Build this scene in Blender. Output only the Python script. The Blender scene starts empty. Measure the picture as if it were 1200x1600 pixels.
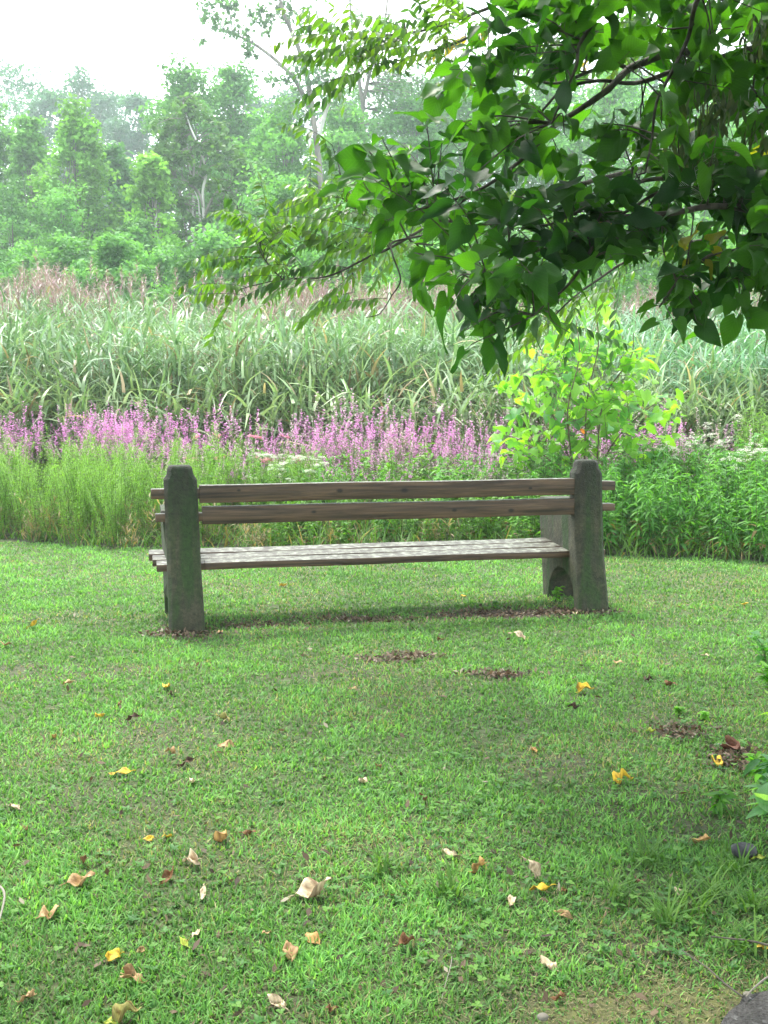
import bpy, math, random
import numpy as np
from mathutils import Vector
C = bpy.context.scene
R = math.radians

# ------------------------------------------------------------------ camera
CAM_H = 1.24
PITCH = math.atan(170 / 1600)
cam = bpy.data.cameras.new('camera'); cam_ob = bpy.data.objects.new('camera', cam)
C.collection.objects.link(cam_ob); C.camera = cam_ob
cam.sensor_fit = 'VERTICAL'; cam.sensor_height = 36; cam.sensor_width = 27; cam.lens = 36
cam.clip_start = .05; cam.clip_end = 2000
cam_ob.location = (0, 0, CAM_H); cam_ob.rotation_euler = (math.pi / 2 - PITCH, 0, 0)
C.render.resolution_x = 768; C.render.resolution_y = 1024

# ------------------------------------------------------------------ sky and sun
SUN_EL, SUN_AZ = 64, -30          # azimuth from +Y, negative = left
world = bpy.data.worlds.new('World'); C.world = world; world.use_nodes = True
wn, wl = world.node_tree.nodes, world.node_tree.links
wn.clear()
sky = wn.new('ShaderNodeTexSky'); sky.sky_type = 'NISHITA'; sky.sun_disc = False
sky.sun_elevation = R(SUN_EL); sky.sun_rotation = R(SUN_AZ); sky.air_density = 1.0; sky.dust_density = 3.0
hs = wn.new('ShaderNodeHueSaturation'); hs.inputs['Saturation'].default_value = .35
ovc = wn.new('ShaderNodeMix'); ovc.data_type = 'RGBA'; ovc.inputs[0].default_value = .55
ovc.inputs[7].default_value = (11.5, 12.4, 13.0, 1)       # even cloud deck
bg = wn.new('ShaderNodeBackground'); bg.inputs['Strength'].default_value = .13
wo = wn.new('ShaderNodeOutputWorld')
wl.new(sky.outputs[0], hs.inputs['Color']); wl.new(hs.outputs[0], ovc.inputs[6])
wl.new(ovc.outputs[2], bg.inputs['Color']); wl.new(bg.outputs[0], wo.inputs['Surface'])
sl = bpy.data.lights.new('sun', 'SUN'); sl.energy = 2.2; sl.angle = R(14); sl.color = (1, .95, .86)
so = bpy.data.objects.new('sun', sl); C.collection.objects.link(so)
_d = Vector((math.sin(R(SUN_AZ)) * math.cos(R(SUN_EL)), math.cos(R(SUN_AZ)) * math.cos(R(SUN_EL)), math.sin(R(SUN_EL))))
so.rotation_euler = _d.to_track_quat('Z', 'Y').to_euler(); so.location = (0, 0, 30)
C.view_settings.view_transform = 'Standard'; C.view_settings.look = 'None'
C.view_settings.gamma = 1; C.view_settings.exposure = 1.75
C.cycles.max_bounces = 7; C.cycles.diffuse_bounces = 3; C.cycles.glossy_bounces = 2
C.cycles.transmission_bounces = 4; C.cycles.transparent_max_bounces = 8; C.cycles.volume_bounces = 0
C.cycles.use_denoising = True; C.cycles.use_adaptive_sampling = True; C.cycles.adaptive_threshold = .02
C.cycles.caustics_reflective = False; C.cycles.caustics_refractive = False

# ------------------------------------------------------------------ pixel helpers (pixels of the 1200x1600 photograph)
_cp, _sp = math.cos(PITCH), math.sin(PITCH)
def ray(u, v):
    a, b = (u - 600) / 1600, (800 - v) / 1600
    return np.array((a, _cp + b * _sp, -_sp + b * _cp))
def at(u, v, Y):
    d = ray(u, v); t = Y / d[1]
    return np.array((d[0] * t, Y, CAM_H + d[2] * t))
def gp(u, v, z=0.):
    d = ray(u, v); t = (z - CAM_H) / d[2]
    return np.array((d[0] * t, d[1] * t, z))

# ------------------------------------------------------------------ mesh helpers
def hash2(ix, iy, s):
    h = (ix.astype(np.int64) * 374761393 + iy.astype(np.int64) * 668265263 + s * 974634777) & 0x7fffffff
    h = ((h ^ (h >> 13)) * 1274126177) & 0x7fffffff
    return ((h ^ (h >> 16)) & 0xffff) / 65535.
def vnoise(x, y, s=0):
    x = np.asarray(x, float); y = np.asarray(y, float)
    ix, iy = np.floor(x), np.floor(y); fx, fy = x - ix, y - iy
    fx = fx * fx * (3 - 2 * fx); fy = fy * fy * (3 - 2 * fy)
    a, b = hash2(ix, iy, s), hash2(ix + 1, iy, s); c, d = hash2(ix, iy + 1, s), hash2(ix + 1, iy + 1, s)
    return (a * (1 - fx) + b * fx) * (1 - fy) + (c * (1 - fx) + d * fx) * fy
def fbm(x, y, s=0, o=4):
    t = 0; a = .5
    for k in range(o):
        t = t + a * vnoise(x * 2 ** k, y * 2 ** k, s + k * 17); a *= .5
    return t / (1 - .5 ** o)

class Geo:
    """collects vertices, quads and triangles with a colour per vertex"""
    def __init__(s): s.v = []; s.q = []; s.t = []; s.c = []; s.st = []; s.n = 0
    def add(s, v, q=None, t=None, col=(1, 1, 1), st=None):
        v = np.asarray(v, float).reshape(-1, 3); n = len(v)
        c = np.asarray(col, float)
        s.c.append(np.broadcast_to(c, (n, 3)) if c.ndim == 1 else c)
        s.st.append(np.zeros((n, 3)) if st is None else np.asarray(st, float).reshape(-1, 3))
        s.v.append(v)
        if q is not None and len(q): s.q.append(np.asarray(q, np.int64) + s.n)
        if t is not None and len(t): s.t.append(np.asarray(t, np.int64) + s.n)
        s.n += n
    def inst(s, tpl, pos, rot, scale, col, stv=None):
        """copies of a template (verts, quads) into this one mesh"""
        tv, tq, tst = tpl; N = len(pos)
        if not N: return
        scale = np.asarray(scale, float)
        if scale.ndim == 1: scale = scale[:, None, None]
        else: scale = scale[:, None, :]
        v = np.einsum('nij,nvj->nvi', rot, tv[None] * scale) + np.asarray(pos)[:, None]
        q = tq[None] + (np.arange(N) * len(tv))[:, None, None]
        c = np.repeat(np.asarray(col, float), len(tv), 0)
        st = np.tile(tst, (N, 1))
        s.add(v.reshape(-1, 3), q=q.reshape(-1, 4), col=c, st=st)
    def mesh(s, name, smooth=True):
        v = np.concatenate(s.v); c = np.concatenate(s.c); st = np.concatenate(s.st)
        q = np.concatenate(s.q) if s.q else np.zeros((0, 4), int); t = np.concatenate(s.t) if s.t else np.zeros((0, 3), int)
        me = bpy.data.meshes.new(name)
        me.vertices.add(len(v)); me.vertices.foreach_set('co', v.ravel().astype(np.float32))
        nl = len(q) * 4 + len(t) * 3; npoly = len(q) + len(t)
        me.loops.add(nl); me.loops.foreach_set('vertex_index', np.concatenate([q.ravel(), t.ravel()]).astype(np.int32))
        me.polygons.add(npoly)
        ls = np.concatenate([np.arange(len(q)) * 4, len(q) * 4 + np.arange(len(t)) * 3]).astype(np.int32)
        me.polygons.foreach_set('loop_start', ls)
        if smooth: me.polygons.foreach_set('use_smooth', np.ones(npoly, bool))
        me.update(calc_edges=True)
        a = me.attributes.new('tint', 'FLOAT_COLOR', 'POINT')
        a.data.foreach_set('color', np.concatenate([c, np.ones((len(c), 1))], 1).ravel().astype(np.float32))
        if np.any(st):
            b = me.attributes.new('st', 'FLOAT_VECTOR', 'POINT'); b.data.foreach_set('vector', st.ravel().astype(np.float32))
        return me
    def obj(s, name, mat, parent=None, smooth=True):
        me = s.mesh(name, smooth); me.materials.append(mat)
        return link(name, me, parent)

def link(name, me, parent=None):
    o = bpy.data.objects.new(name, me); C.collection.objects.link(o)
    if parent is not None: o.parent = parent
    return o
def empty(name, loc=(0, 0, 0), rz=0):
    o = bpy.data.objects.new(name, None); C.collection.objects.link(o)
    o.location = loc; o.rotation_euler = (0, 0, rz); o.empty_display_size = .1
    return o
def tag(o, label=None, cat=None, group=None, kind=None):
    if label: o['label'] = label
    if cat: o['category'] = cat
    if group: o['group'] = group
    if kind: o['kind'] = kind
    return o
def copy_tree(o, parent=None):
    c = o.copy(); C.collection.objects.link(c); c.parent = parent
    for ch in list(o.children): copy_tree(ch, c)
    return c

def rotm(yaw, pitch, roll):
    """leaf frame: +Y along the leaf, +Z its upper face; roll about Y, pitch raises Y, yaw about Z"""
    yaw, pitch, roll = np.broadcast_arrays(np.atleast_1d(yaw), pitch, roll)
    cy, sy, cx, sx, cr, sr = np.cos(yaw), np.sin(yaw), np.cos(pitch), np.sin(pitch), np.cos(roll), np.sin(roll)
    z = np.zeros_like(cy); o = z + 1
    Rz = np.stack([cy, -sy, z, sy, cy, z, z, z, o], -1).reshape(-1, 3, 3)
    Rx = np.stack([o, z, z, z, cx, -sx, z, sx, cx], -1).reshape(-1, 3, 3)
    Ry = np.stack([cr, z, sr, z, o, z, -sr, z, cr], -1).reshape(-1, 3, 3)
    return Rz @ Rx @ Ry
def leaf_tpl(width, rows=4, cols=3, fold=.15, droop=.2, shape='lance', wave=0., seed=0):
    """unit-length leaf along +Y"""
    rg = np.random.RandomState(seed)
    T = np.linspace(0, 1, rows + 1); S = np.linspace(-1, 1, cols)
    v = []; st = []
    for i, t in enumerate(T):
        if shape == 'lance': w = math.sin(math.pi * min(1, t * .93 + .05) ** .85) ** .9
        elif shape == 'heart': w = 2.1 * (t + .02) ** .36 * (1 - t) ** 1.08
        elif shape == 'oval': w = math.sqrt(max(0, 1 - (2 * t - 1) ** 2))
        elif shape == 'blade': w = 1 - t ** 1.6
        elif shape == 'lobed': w = max(0, math.sin(math.pi * (0.2 + .8 * t) ** .8)) * (.78 + .34 * abs(math.sin(t * 9.2 + .4)))
        else: w = 1
        w = max(w, .03)
        for s_ in S:
            x = s_ * w * width
            y = t - droop * .15 * t
            if shape in ('heart', 'lobed'): y -= .16 * abs(s_) * (1 - t) ** 2
            z = abs(s_) * w * width * fold * 2 - droop * t * t + wave * math.sin(t * 7 + s_ * 2 + seed) * abs(s_) * width
            v.append((x, y, z)); st.append((s_ * w, t, rg.rand()))
    q = [(i * cols + j, i * cols + j + 1, (i + 1) * cols + j + 1, (i + 1) * cols + j) for i in range(rows) for j in range(cols - 1)]
    return np.array(v), np.array(q), np.array(st)

def tube(g, pts, rad, sides=6, col=(1, 1, 1), wob=0., rg=None):
    pts = np.asarray(pts, float); n = len(pts)
    rad = np.broadcast_to(np.asarray(rad, float), (n,)) if np.ndim(rad) == 0 or len(np.atleast_1d(rad)) == n else np.linspace(rad[0], rad[1], n)
    tan = np.gradient(pts, axis=0); tan /= np.linalg.norm(tan, axis=1)[:, None] + 1e-9
    ref = np.array((0, 0, 1.)) if abs(tan[:, 2]).mean() < .8 else np.array((1., 0, 0))
    a = np.cross(tan, ref); a /= np.linalg.norm(a, axis=1)[:, None] + 1e-9
    b = np.cross(a, tan)
    th = np.arange(sides) / sides * 2 * math.pi
    ring = (a[:, None] * np.cos(th)[None, :, None] + b[:, None] * np.sin(th)[None, :, None]) * rad[:, None, None]
    if wob and rg is not None: ring *= 1 + wob * (rg.rand(n, sides, 1) - .5)
    v = (pts[:, None] + ring).reshape(-1, 3)
    q = [(i * sides + j, i * sides + (j + 1) % sides, (i + 1) * sides + (j + 1) % sides, (i + 1) * sides + j) for i in range(n - 1) for j in range(sides)]
    g.add(v, q=q, col=col)
    g.add(np.vstack([ring[-1] + pts[-1], pts[-1:] + tan[-1:] * rad[-1] * .5]), t=[(j, (j + 1) % sides, sides) for j in range(sides)], col=col)
def smooth_line(pts, n=4):
    """Catmull-Rom through pts"""
    p = np.asarray(pts, float); p = np.vstack([2 * p[0] - p[1], p, 2 * p[-1] - p[-2]]); out = []
    for i in range(1, len(p) - 2):
        for t in np.arange(n) / n:
            out.append(.5 * ((2 * p[i]) + (p[i + 1] - p[i - 1]) * t + (2 * p[i - 1] - 5 * p[i] + 4 * p[i + 1] - p[i + 2]) * t * t + (3 * p[i] - p[i - 1] - 3 * p[i + 1] + p[i + 2]) * t ** 3))
    out.append(p[-2]); return np.array(out)

# ------------------------------------------------------------------ materials
def new_mat(name):
    m = bpy.data.materials.new(name); m.use_nodes = True; nt = m.node_tree; nt.nodes.clear()
    out = nt.nodes.new('ShaderNodeOutputMaterial')
    return m, nt, nt.nodes, nt.links, out
def leaf_mat(name, gain=(1, 1, 1), trans=.45, rough=.5, spec=.3, veins=False, tgain=(1.25, 1.35, .55)):
    m, nt, N, L, out = new_mat(name)
    a = N.new('ShaderNodeAttribute'); a.attribute_name = 'tint'
    mul = N.new('ShaderNodeMix'); mul.data_type = 'RGBA'; mul.blend_type = 'MULTIPLY'; mul.inputs[0].default_value = 1
    mul.inputs[7].default_value = (*gain, 1); L.new(a.outputs['Color'], mul.inputs[6])
    col = mul.outputs[2]
    p = N.new('ShaderNodeBsdfPrincipled'); p.inputs['Roughness'].default_value = rough
    p.inputs['Specular IOR Level'].default_value = spec
    if veins:
        st = N.new('ShaderNodeAttribute'); st.attribute_name = 'st'
        sep = N.new('ShaderNodeSeparateXYZ'); L.new(st.outputs['Vector'], sep.inputs[0])
        ab = N.new('ShaderNodeMath'); ab.operation = 'ABSOLUTE'; L.new(sep.outputs[0], ab.inputs[0])
        sub = N.new('ShaderNodeMath'); sub.operation = 'MULTIPLY_ADD'; L.new(ab.outputs[0], sub.inputs[0]); sub.inputs[1].default_value = -.55; L.new(sep.outputs[1], sub.inputs[2])
        fr = N.new('ShaderNodeMath'); fr.operation = 'PINGPONG'; L.new(sub.outputs[0], fr.inputs[0]); fr.inputs[1].default_value = .065
        mn = N.new('ShaderNodeMath'); mn.operation = 'MINIMUM'; L.new(fr.outputs[0], mn.inputs[0])
        sc = N.new('ShaderNodeMath'); sc.operation = 'MULTIPLY'; L.new(ab.outputs[0], sc.inputs[0]); sc.inputs[1].default_value = .5
        L.new(sc.outputs[0], mn.inputs[1])
        mr = N.new('ShaderNodeMapRange'); L.new(mn.outputs[0], mr.inputs[0]); mr.inputs[1].default_value = .003; mr.inputs[2].default_value = .016
        mr.inputs[3].default_value = 1.22; mr.inputs[4].default_value = 1
        m2 = N.new('ShaderNodeVectorMath'); m2.operation = 'SCALE'; L.new(col, m2.inputs[0]); L.new(mr.outputs[0], m2.inputs['Scale'])
        col = m2.outputs[0]
        bp = N.new('ShaderNodeBump'); bp.inputs['Strength'].default_value = .25; bp.inputs['Distance'].default_value = .002
        L.new(mr.outputs[0], bp.inputs['Height']); L.new(bp.outputs[0], p.inputs['Normal'])
    L.new(col, p.inputs['Base Color'])
    tm = N.new('ShaderNodeMix'); tm.data_type = 'RGBA'; tm.blend_type = 'MULTIPLY'; tm.inputs[0].default_value = 1
    tm.inputs[7].default_value = (*tgain, 1); L.new(col, tm.inputs[6])
    t = N.new('ShaderNodeBsdfTranslucent'); L.new(tm.outputs[2], t.inputs['Color'])
    mx = N.new('ShaderNodeMixShader'); mx.inputs[0].default_value = trans
    L.new(p.outputs[0], mx.inputs[1]); L.new(t.outputs[0], mx.inputs[2]); L.new(mx.outputs[0], out.inputs['Surface'])
    return m
def bark_mat(name, c1, c2, scale=8, rough=.85):
    m, nt, N, L, out = new_mat(name)
    tc = N.new('ShaderNodeTexCoord'); mp = N.new('ShaderNodeMapping'); mp.inputs['Scale'].default_value = (1, 1, .35)
    L.new(tc.outputs['Object'], mp.inputs[0])
    nz = N.new('ShaderNodeTexNoise'); nz.inputs['Scale'].default_value = scale; nz.inputs['Detail'].default_value = 6; L.new(mp.outputs[0], nz.inputs[0])
    cr = N.new('ShaderNodeValToRGB'); cr.color_ramp.elements[0].position = .38; cr.color_ramp.elements[1].position = .62
    cr.color_ramp.elements[0].color = (*c1, 1); cr.color_ramp.elements[1].color = (*c2, 1); L.new(nz.outputs[0], cr.inputs[0])
    p = N.new('ShaderNodeBsdfPrincipled'); p.inputs['Roughness'].default_value = rough; L.new(cr.outputs[0], p.inputs['Base Color'])
    b = N.new('ShaderNodeBump'); b.inputs['Strength'].default_value = .6; b.inputs['Distance'].default_value = .01; L.new(nz.outputs[0], b.inputs['Height']); L.new(b.outputs[0], p.inputs['Normal'])
    L.new(p.outputs[0], out.inputs['Surface'])
    return m
M_grass = leaf_mat('grass_blades', trans=.4, rough=.55, spec=.25)
M_far = leaf_mat('far_foliage', trans=.4, rough=.6, spec=.2)
M_herb = leaf_mat('herb_leaves', trans=.45, rough=.5, spec=.3)
M_reed = leaf_mat('reed_leaves', trans=.3, rough=.42, spec=.4, tgain=(1.1, 1.2, .7))
M_flower = leaf_mat('petals', trans=.4, rough=.7, spec=.1, tgain=(1.1, 1, 1.1))
M_near = leaf_mat('broad_leaves', trans=.5, rough=.45, spec=.22, veins=True, tgain=(1.9, 2.4, .4))
M_comp = leaf_mat('feather_leaves', trans=.45, rough=.38, spec=.55, tgain=(1.5, 1.7, .5))
M_dry = leaf_mat('dry_leaves', trans=.2, rough=.6, spec=.25, tgain=(1.1, 1, .7), veins=True)
M_bark = bark_mat('dark_bark', (.035, .03, .024), (.09, .078, .06), 30)
M_greybark = bark_mat('grey_bark', (.09, .08, .065), (.22, .2, .165), 3)
M_white = bark_mat('white_bark', (.22, .21, .18), (.6, .59, .54), 1.6)
M_stem = bark_mat('green_stem', (.06, .09, .03), (.13, .16, .06), 20)

# ------------------------------------------------------------------ ground
# bare or worn patches in the lawn: (pixel u, v, radius x, radius y in metres, strength)
def lawn_edge(x):           # distance at which the mown lawn stops
    return 8.55 - .16 * x + .18 * np.sin(x * 1.3 + .5) + .1 * np.sin(x * 3.1)
PATCH = [(780, 957, .42, .12, 1.), (560, 966, .42, .08, .5), (400, 974, .25, .08, .45), (285, 985, .18, .12, .8), (645, 1024, .13, .07, 1.), (600, 1030, .2, .06, .4),
         (780, 1052, .15, .06, .95), (905, 955, .25, .08, .8), (1060, 1140, .13, .09, .6), (1155, 1180, .12, .12, .75), (560, 1400, .08, .07, .3),
         (860, 1190, .16, .12, .4), (1080, 1290, .2, .12, .35), (110, 1045, .45, .16, .45), (480, 1050, .4, .14, .4), (250, 1140, .3, .2, .3), (640, 1330, .16, .12, .35), (180, 1240, .25, .16, .3), (1000, 1250, .25, .15, .4), (700, 1470, .15, .09, .35), (400, 1560, .12, .08, .3), (940, 1480, .25, .1, .5), (890, 1560, .16, .1, .3)]
PP = [(gp(u, v), rx, ry, s) for u, v, rx, ry, s in PATCH]
def bare(x, y):
    b = np.zeros_like(x)
    w = (fbm(x * 9, y * 9, 5, 3) - .5) * 1.3
    for p, rx, ry, s in PP:
        d = ((x - p[0]) / rx) ** 2 + ((y - p[1]) / ry) ** 2
        b = np.maximum(b, s * np.clip(1.35 - d - w * 1.2, 0, 1))
    return b
moss_c = gp(1040, 1590)
def moss(x, y):
    d = ((x - moss_c[0]) / .34) ** 2 + ((y - moss_c[1]) / .17) ** 2
    return np.clip(1.3 - d - (fbm(x * 8, y * 8, 9, 3) - .5) * 1.5, 0, 1)
def terrain(x, y):
    z = .018 * (fbm(x * 1.3, y * 1.3, 3, 3) - .5) + .008 * (fbm(x * 7, y * 7, 4, 2) - .5)
    return z * np.clip((60 - np.hypot(x, y)) / 50, 0, 1) - .012

def make_ground():
    g = Geo()
    def axis(dense0, dense1, step, far, growth=1.35):
        a = list(np.arange(dense0, dense1 + 1e-6, step)); s = step
        x = a[-1]
        while x < far: s *= growth; x += s; a.append(x)
        s = step; x = a[0]
        while x > -far: s *= growth; x -= s; a.insert(0, x)
        return np.array(a)
    X = axis(-4.2, 4.2, .05, 110); Yv = axis(.6, 10.5, .05, 105)
    X = X[abs(X) < 138]; Yv = Yv[(Yv > -24) & (Yv < 134)]
    xx, yy = np.meshgrid(X, Yv); zz = terrain(xx, yy)
    b = bare(xx, yy); mo = moss(xx, yy)
    dry = fbm(xx * .9, yy * .9, 31, 4)
    k = (b[..., None])
    base = np.array((.038, .065, .018)) * (1 - dry[..., None] * .4) + np.array((.12, .11, .05)) * dry[..., None] * .4
    c = base * (1 - k) + np.array((.05, .036, .026)) * k
    c = c * (1 - mo[..., None]) + np.array((.09, .095, .03)) * mo[..., None]
    out = (yy > lawn_edge(xx))[..., None]
    c = np.where(out, np.array((.03, .035, .014)), c)
    n, m_ = xx.shape
    idx = np.arange(n * m_).reshape(n, m_)
    q = np.stack([idx[:-1, :-1], idx[:-1, 1:], idx[1:, 1:], idx[1:, :-1]], -1).reshape(-1, 4)
    g.add(np.stack([xx, yy, zz], -1).reshape(-1, 3), q=q, col=c.reshape(-1, 3))
    m, nt, N, L, o = new_mat('soil_and_thatch')
    a = N.new('ShaderNodeAttribute'); a.attribute_name = 'tint'
    tc = N.new('ShaderNodeTexCoord')
    n1 = N.new('ShaderNodeTexNoise'); n1.inputs['Scale'].default_value = 55; n1.inputs['Detail'].default_value = 8; n1.inputs['Roughness'].default_value = .7; L.new(tc.outputs['Object'], n1.inputs[0])
    mr = N.new('ShaderNodeMapRange'); L.new(n1.outputs[0], mr.inputs[0]); mr.inputs[1].default_value = .3; mr.inputs[2].default_value = .7; mr.inputs[3].default_value = .35; mr.inputs[4].default_value = 1.8
    sc = N.new('ShaderNodeVectorMath'); sc.operation = 'SCALE'; L.new(a.outputs['Color'], sc.inputs[0]); L.new(mr.outputs[0], sc.inputs['Scale'])
    p = N.new('ShaderNodeBsdfPrincipled'); p.inputs['Roughness'].default_value = .95; L.new(sc.outputs[0], p.inputs['Base Color'])
    bp = N.new('ShaderNodeBump'); bp.inputs['Distance'].default_value = .012; bp.inputs['Strength'].default_value = .9; L.new(n1.outputs[0], bp.inputs['Height']); L.new(bp.outputs[0], p.inputs['Normal'])
    L.new(p.outputs[0], o.inputs['Surface'])
    tag(g.obj('ground', m), kind='structure', label='grassy earth under the lawn and meadow')
make_ground()

# ------------------------------------------------------------------ lawn grass
rg = np.random.RandomState(7)
def scatter_view(n, y0, y1, margin=.8, power=1.):
    """points on the ground over the area a camera here can see, denser nearer"""
    u = rg.rand(n); y = (y0 ** (1 - power) + u * (y1 ** (1 - power) - y0 ** (1 - power))) ** (1 / (1 - power)) if power != 1 else y0 * (y1 / y0) ** u
    hw = .385 * y + margin
    x = (rg.rand(n) * 2 - 1) * hw
    return x, y
def make_lawn():
    g = Geo()
    B = [leaf_tpl(.5, 3, 2, 0, d, 'blade') for d in (.15, .45, .8)]
    B = [(np.stack([t[0][:, 0], t[0][:, 1], t[0][:, 2]], 1), t[1], t[2]) for t in B]
    for (n, y0, y1, pw, mg) in ((340000, 1.55, 4.8, 1.3, 1.2), (290000, 3.9, 9.2, 1.0, 1.2), (260000, -2.5, 9.6, 0, 0)):
        if mg: x, y = scatter_view(n, y0, y1, mg, pw)
        else:
            x = (rg.rand(n) * 2 - 1) * 7.5; y = y0 + (y1 - y0) * rg.rand(n); k = (abs(x) > .385 * np.maximum(y, 0) + 1.15) | (y < 1.55); x, y = x[k], y[k]; n = len(x)
        e = lawn_edge(x)
        b = bare(x, y); mo = moss(x, y)
        clump = fbm(x * 5.5, y * 5.5, 77, 3); big = fbm(x * .8 + 9, y * .8, 41, 3)
        keep = (y < e + .1) & (rg.rand(n) > b * .93) & (rg.rand(n) > mo * .62) & (rg.rand(n) < .35 + 1.25 * clump)
        keep &= ~((x > road_x(y) - .02))
        ramp = np.clip((y - 3.9) / .9, 0, 1)
        keep &= (rg.rand(n) < (1 - ramp if 0 < y0 < 2 else ramp if mg else 1))
        x, y, b, mo, clump, big = [k[keep] for k in (x, y, b, mo, clump, big)]; n = len(x)
        far = np.clip((y - 2) / 5, 0, 1) if mg else 1.3 + 0 * y
        h = (.010 + .018 * rg.rand(n) ** 1.4 + .035 * np.clip(clump - .52, 0, 1)) * (1 - .45 * mo) * (1 + .15 * far)
        dryf = np.clip((fbm(x * 1.7, y * 2.2, 12, 4) - .45) * 4.5, 0, 1) * .8 + .5 * b + .6 * mo
        isdry = rg.rand(n) < dryf * .42 + .06
        hue = rg.rand(n, 1); hue2 = rg.rand(n, 1)
        sx = np.clip((x / (.375 * y) + 1) / 2, 0, 1)[:, None]
        gc = np.array((.080, .205, .052)) * (1 - hue) + np.array((.195, .37, .09)) * hue
        gc = gc * (1 - .35 * hue2) + np.array((.07, .19, .08)) * .35 * hue2
        gc = gc * (.65 + .7 * big[:, None]) * (.6 + .8 * rg.rand(n, 1)) * (.75 + .5 * np.clip(clump[:, None] * 2 - .5, 0, 1))
        dc = np.array((.36, .33, .17)) * (.45 + .8 * hue)
        col = np.where(isdry[:, None], dc, gc)
        w = np.where(isdry, .0014, .0024) * (.6 + .9 * rg.rand(n)) * (1 + 1.2 * far)
        pitch = R(90) - np.abs(rg.randn(n)) * np.where(isdry, 1.0, .55)
        pitch = np.clip(pitch, .08, 1.6)
        rot = rotm(rg.rand(n) * 6.283, pitch, 0)
        z = terrain(x, y) - .002
        pos = np.stack([x, y, z], 1); k = rg.randint(0, 3, n)
        for i in range(3):
            m = k == i
            g.inst(B[i], pos[m], rot[m], np.stack([w[m] * 2, h[m], h[m]], 1), col[m])
    return tag(g.obj('lawn_grass', M_grass), 'short mown grass of the lawn around the bench', 'grass', kind='stuff')
# paved corner at the lower right of the photograph
pc = [gp(1110, 1612), gp(1145, 1585), gp(1185, 1560), gp(1240, 1540)]
def road_x(y):
    """left border of the paved patch at distance y (far to the right where it ends)"""
    py = np.array([-3., 0., pc[0][1] * .9, pc[0][1], pc[1][1], pc[2][1], pc[3][1]])
    px = np.array([.1, .35, pc[0][0] - .03, pc[0][0], pc[1][0], pc[2][0], pc[3][0]])
    r = np.interp(y, py, px, right=99) + .012 * np.sin(np.asarray(y) * 40) + .01 * np.sin(np.asarray(y) * 93)
    return np.where(np.asarray(y) > pc[3][1], 99, r)
make_lawn()

def make_weeds():
    """clover and small broad-leaved weeds in the turf"""
    g = Geo()
    T = [leaf_tpl(.42, 3, 3, .1, .1, 'oval'), leaf_tpl(.25, 3, 3, .15, .25, 'lance')]
    x, y = scatter_view(22000, 1.6, 6.0, .6, 1.6)
    # thickest in the middle right of the foreground
    c1 = gp(760, 1230); c2 = gp(900, 1400)
    dens = .10 + .9 * np.exp(-(((x - c1[0]) / .5) ** 2 + ((y - c1[1]) / .5) ** 2)) + .3 * np.exp(-(((x - c2[0]) / .6) ** 2 + ((y - c2[1]) / .4) ** 2)) + .35 * (x > .25 * y)
    dens *= np.clip(fbm(x * 4, y * 4, 55, 3) * 2.4 - .55, .05, 1.5)
    keep = (rg.rand(len(x)) < dens * .5) & (x < road_x(y) - .03) & (moss(x, y) < .3)
    x, y = x[keep], y[keep]; n = len(x)
    z = terrain(x, y); kind = rg.rand(n) < .6
    base_h = .018 + .022 * rg.rand(n)
    yaw0 = rg.rand(n) * 6.283; hue = rg.rand(n, 1)
    col = np.array((.07, .20, .035)) * (1 - hue) + np.array((.14, .30, .05)) * hue
    for j in range(3):
        m = kind
        g.inst(T[0], np.stack([x, y, z + base_h], 1)[m], rotm(yaw0 + j * 2.094, .25, 0)[m], (.006 + .008 * hue[:, 0])[m], col[m])
    for j in range(5):
        m = ~kind
        g.inst(T[1], np.stack([x, y, z + .008], 1)[m], rotm(yaw0 + j * 1.256, .5 + .2 * rg.rand(n), 0)[m], (.010 + .016 * rg.rand(n) ** 2)[m], col[m] * np.array((.75, .85, 1.2)))
    tag(g.obj('clover_patch', M_herb), 'bright clover and small broad leaved weeds scattered through the lawn', 'ground cover', kind='stuff')
make_weeds()

def make_litter():
    g = Geo()
    T = leaf_tpl(.3, 2, 2, .2, -.3, 'lance')
    xs, ys = [], []
    for p, rx, ry, s in PP[:10]:
        n = int(900 * s * rx * ry / .03); n = min(max(n, 60), 900)
        xs.append(p[0] + rx * rg.randn(n) * .55); ys.append(p[1] + ry * rg.randn(n) * .6)
    x, y = scatter_view(900, 1.7, 8, .5, 1.3); xs.append(x); ys.append(y)
    x, y = np.concatenate(xs), np.concatenate(ys); n = len(x); h = rg.rand(n, 1)
    col = np.array((.04, .026, .018)) * (1 - h) + np.array((.17, .12, .08)) * h
    col = np.where(rg.rand(n, 1) < .06, np.array((.3, .26, .2)), col)
    g.inst(T, np.stack([x, y, terrain(x, y) + .004 + .01 * rg.rand(n)], 1), rotm(rg.rand(n) * 6.28, rg.randn(n) * .4, rg.randn(n) * .5), .008 + .022 * rg.rand(n), col)
    # wisps of dry clippings on the mossy corner
    n = 2600; x = moss_c[0] + rg.randn(n) * .36; y = moss_c[1] + rg.randn(n) * .2; k = (x < road_x(y)) & (y > 1.5); x, y = x[k], y[k]; n = len(x); h = rg.rand(n, 1)
    B = leaf_tpl(.5, 3, 2, 0, .3, 'blade')
    g.inst(B, np.stack([x, y, terrain(x, y) + .004 + .006 * rg.rand(n)], 1), rotm(rg.rand(n) * 6.28, rg.randn(n) * .15, 0), np.stack([.0022 + 0 * x, .014 + .022 * rg.rand(n) ** 2, .01 + 0 * x], 1), np.array((.16, .14, .07)) * (.5 + .7 * h))
    tag(g.obj('leaf_litter', M_dry), 'crumbled brown leaf bits on bare spots of the lawn', 'leaf litter', kind='stuff')
make_litter()

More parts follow.
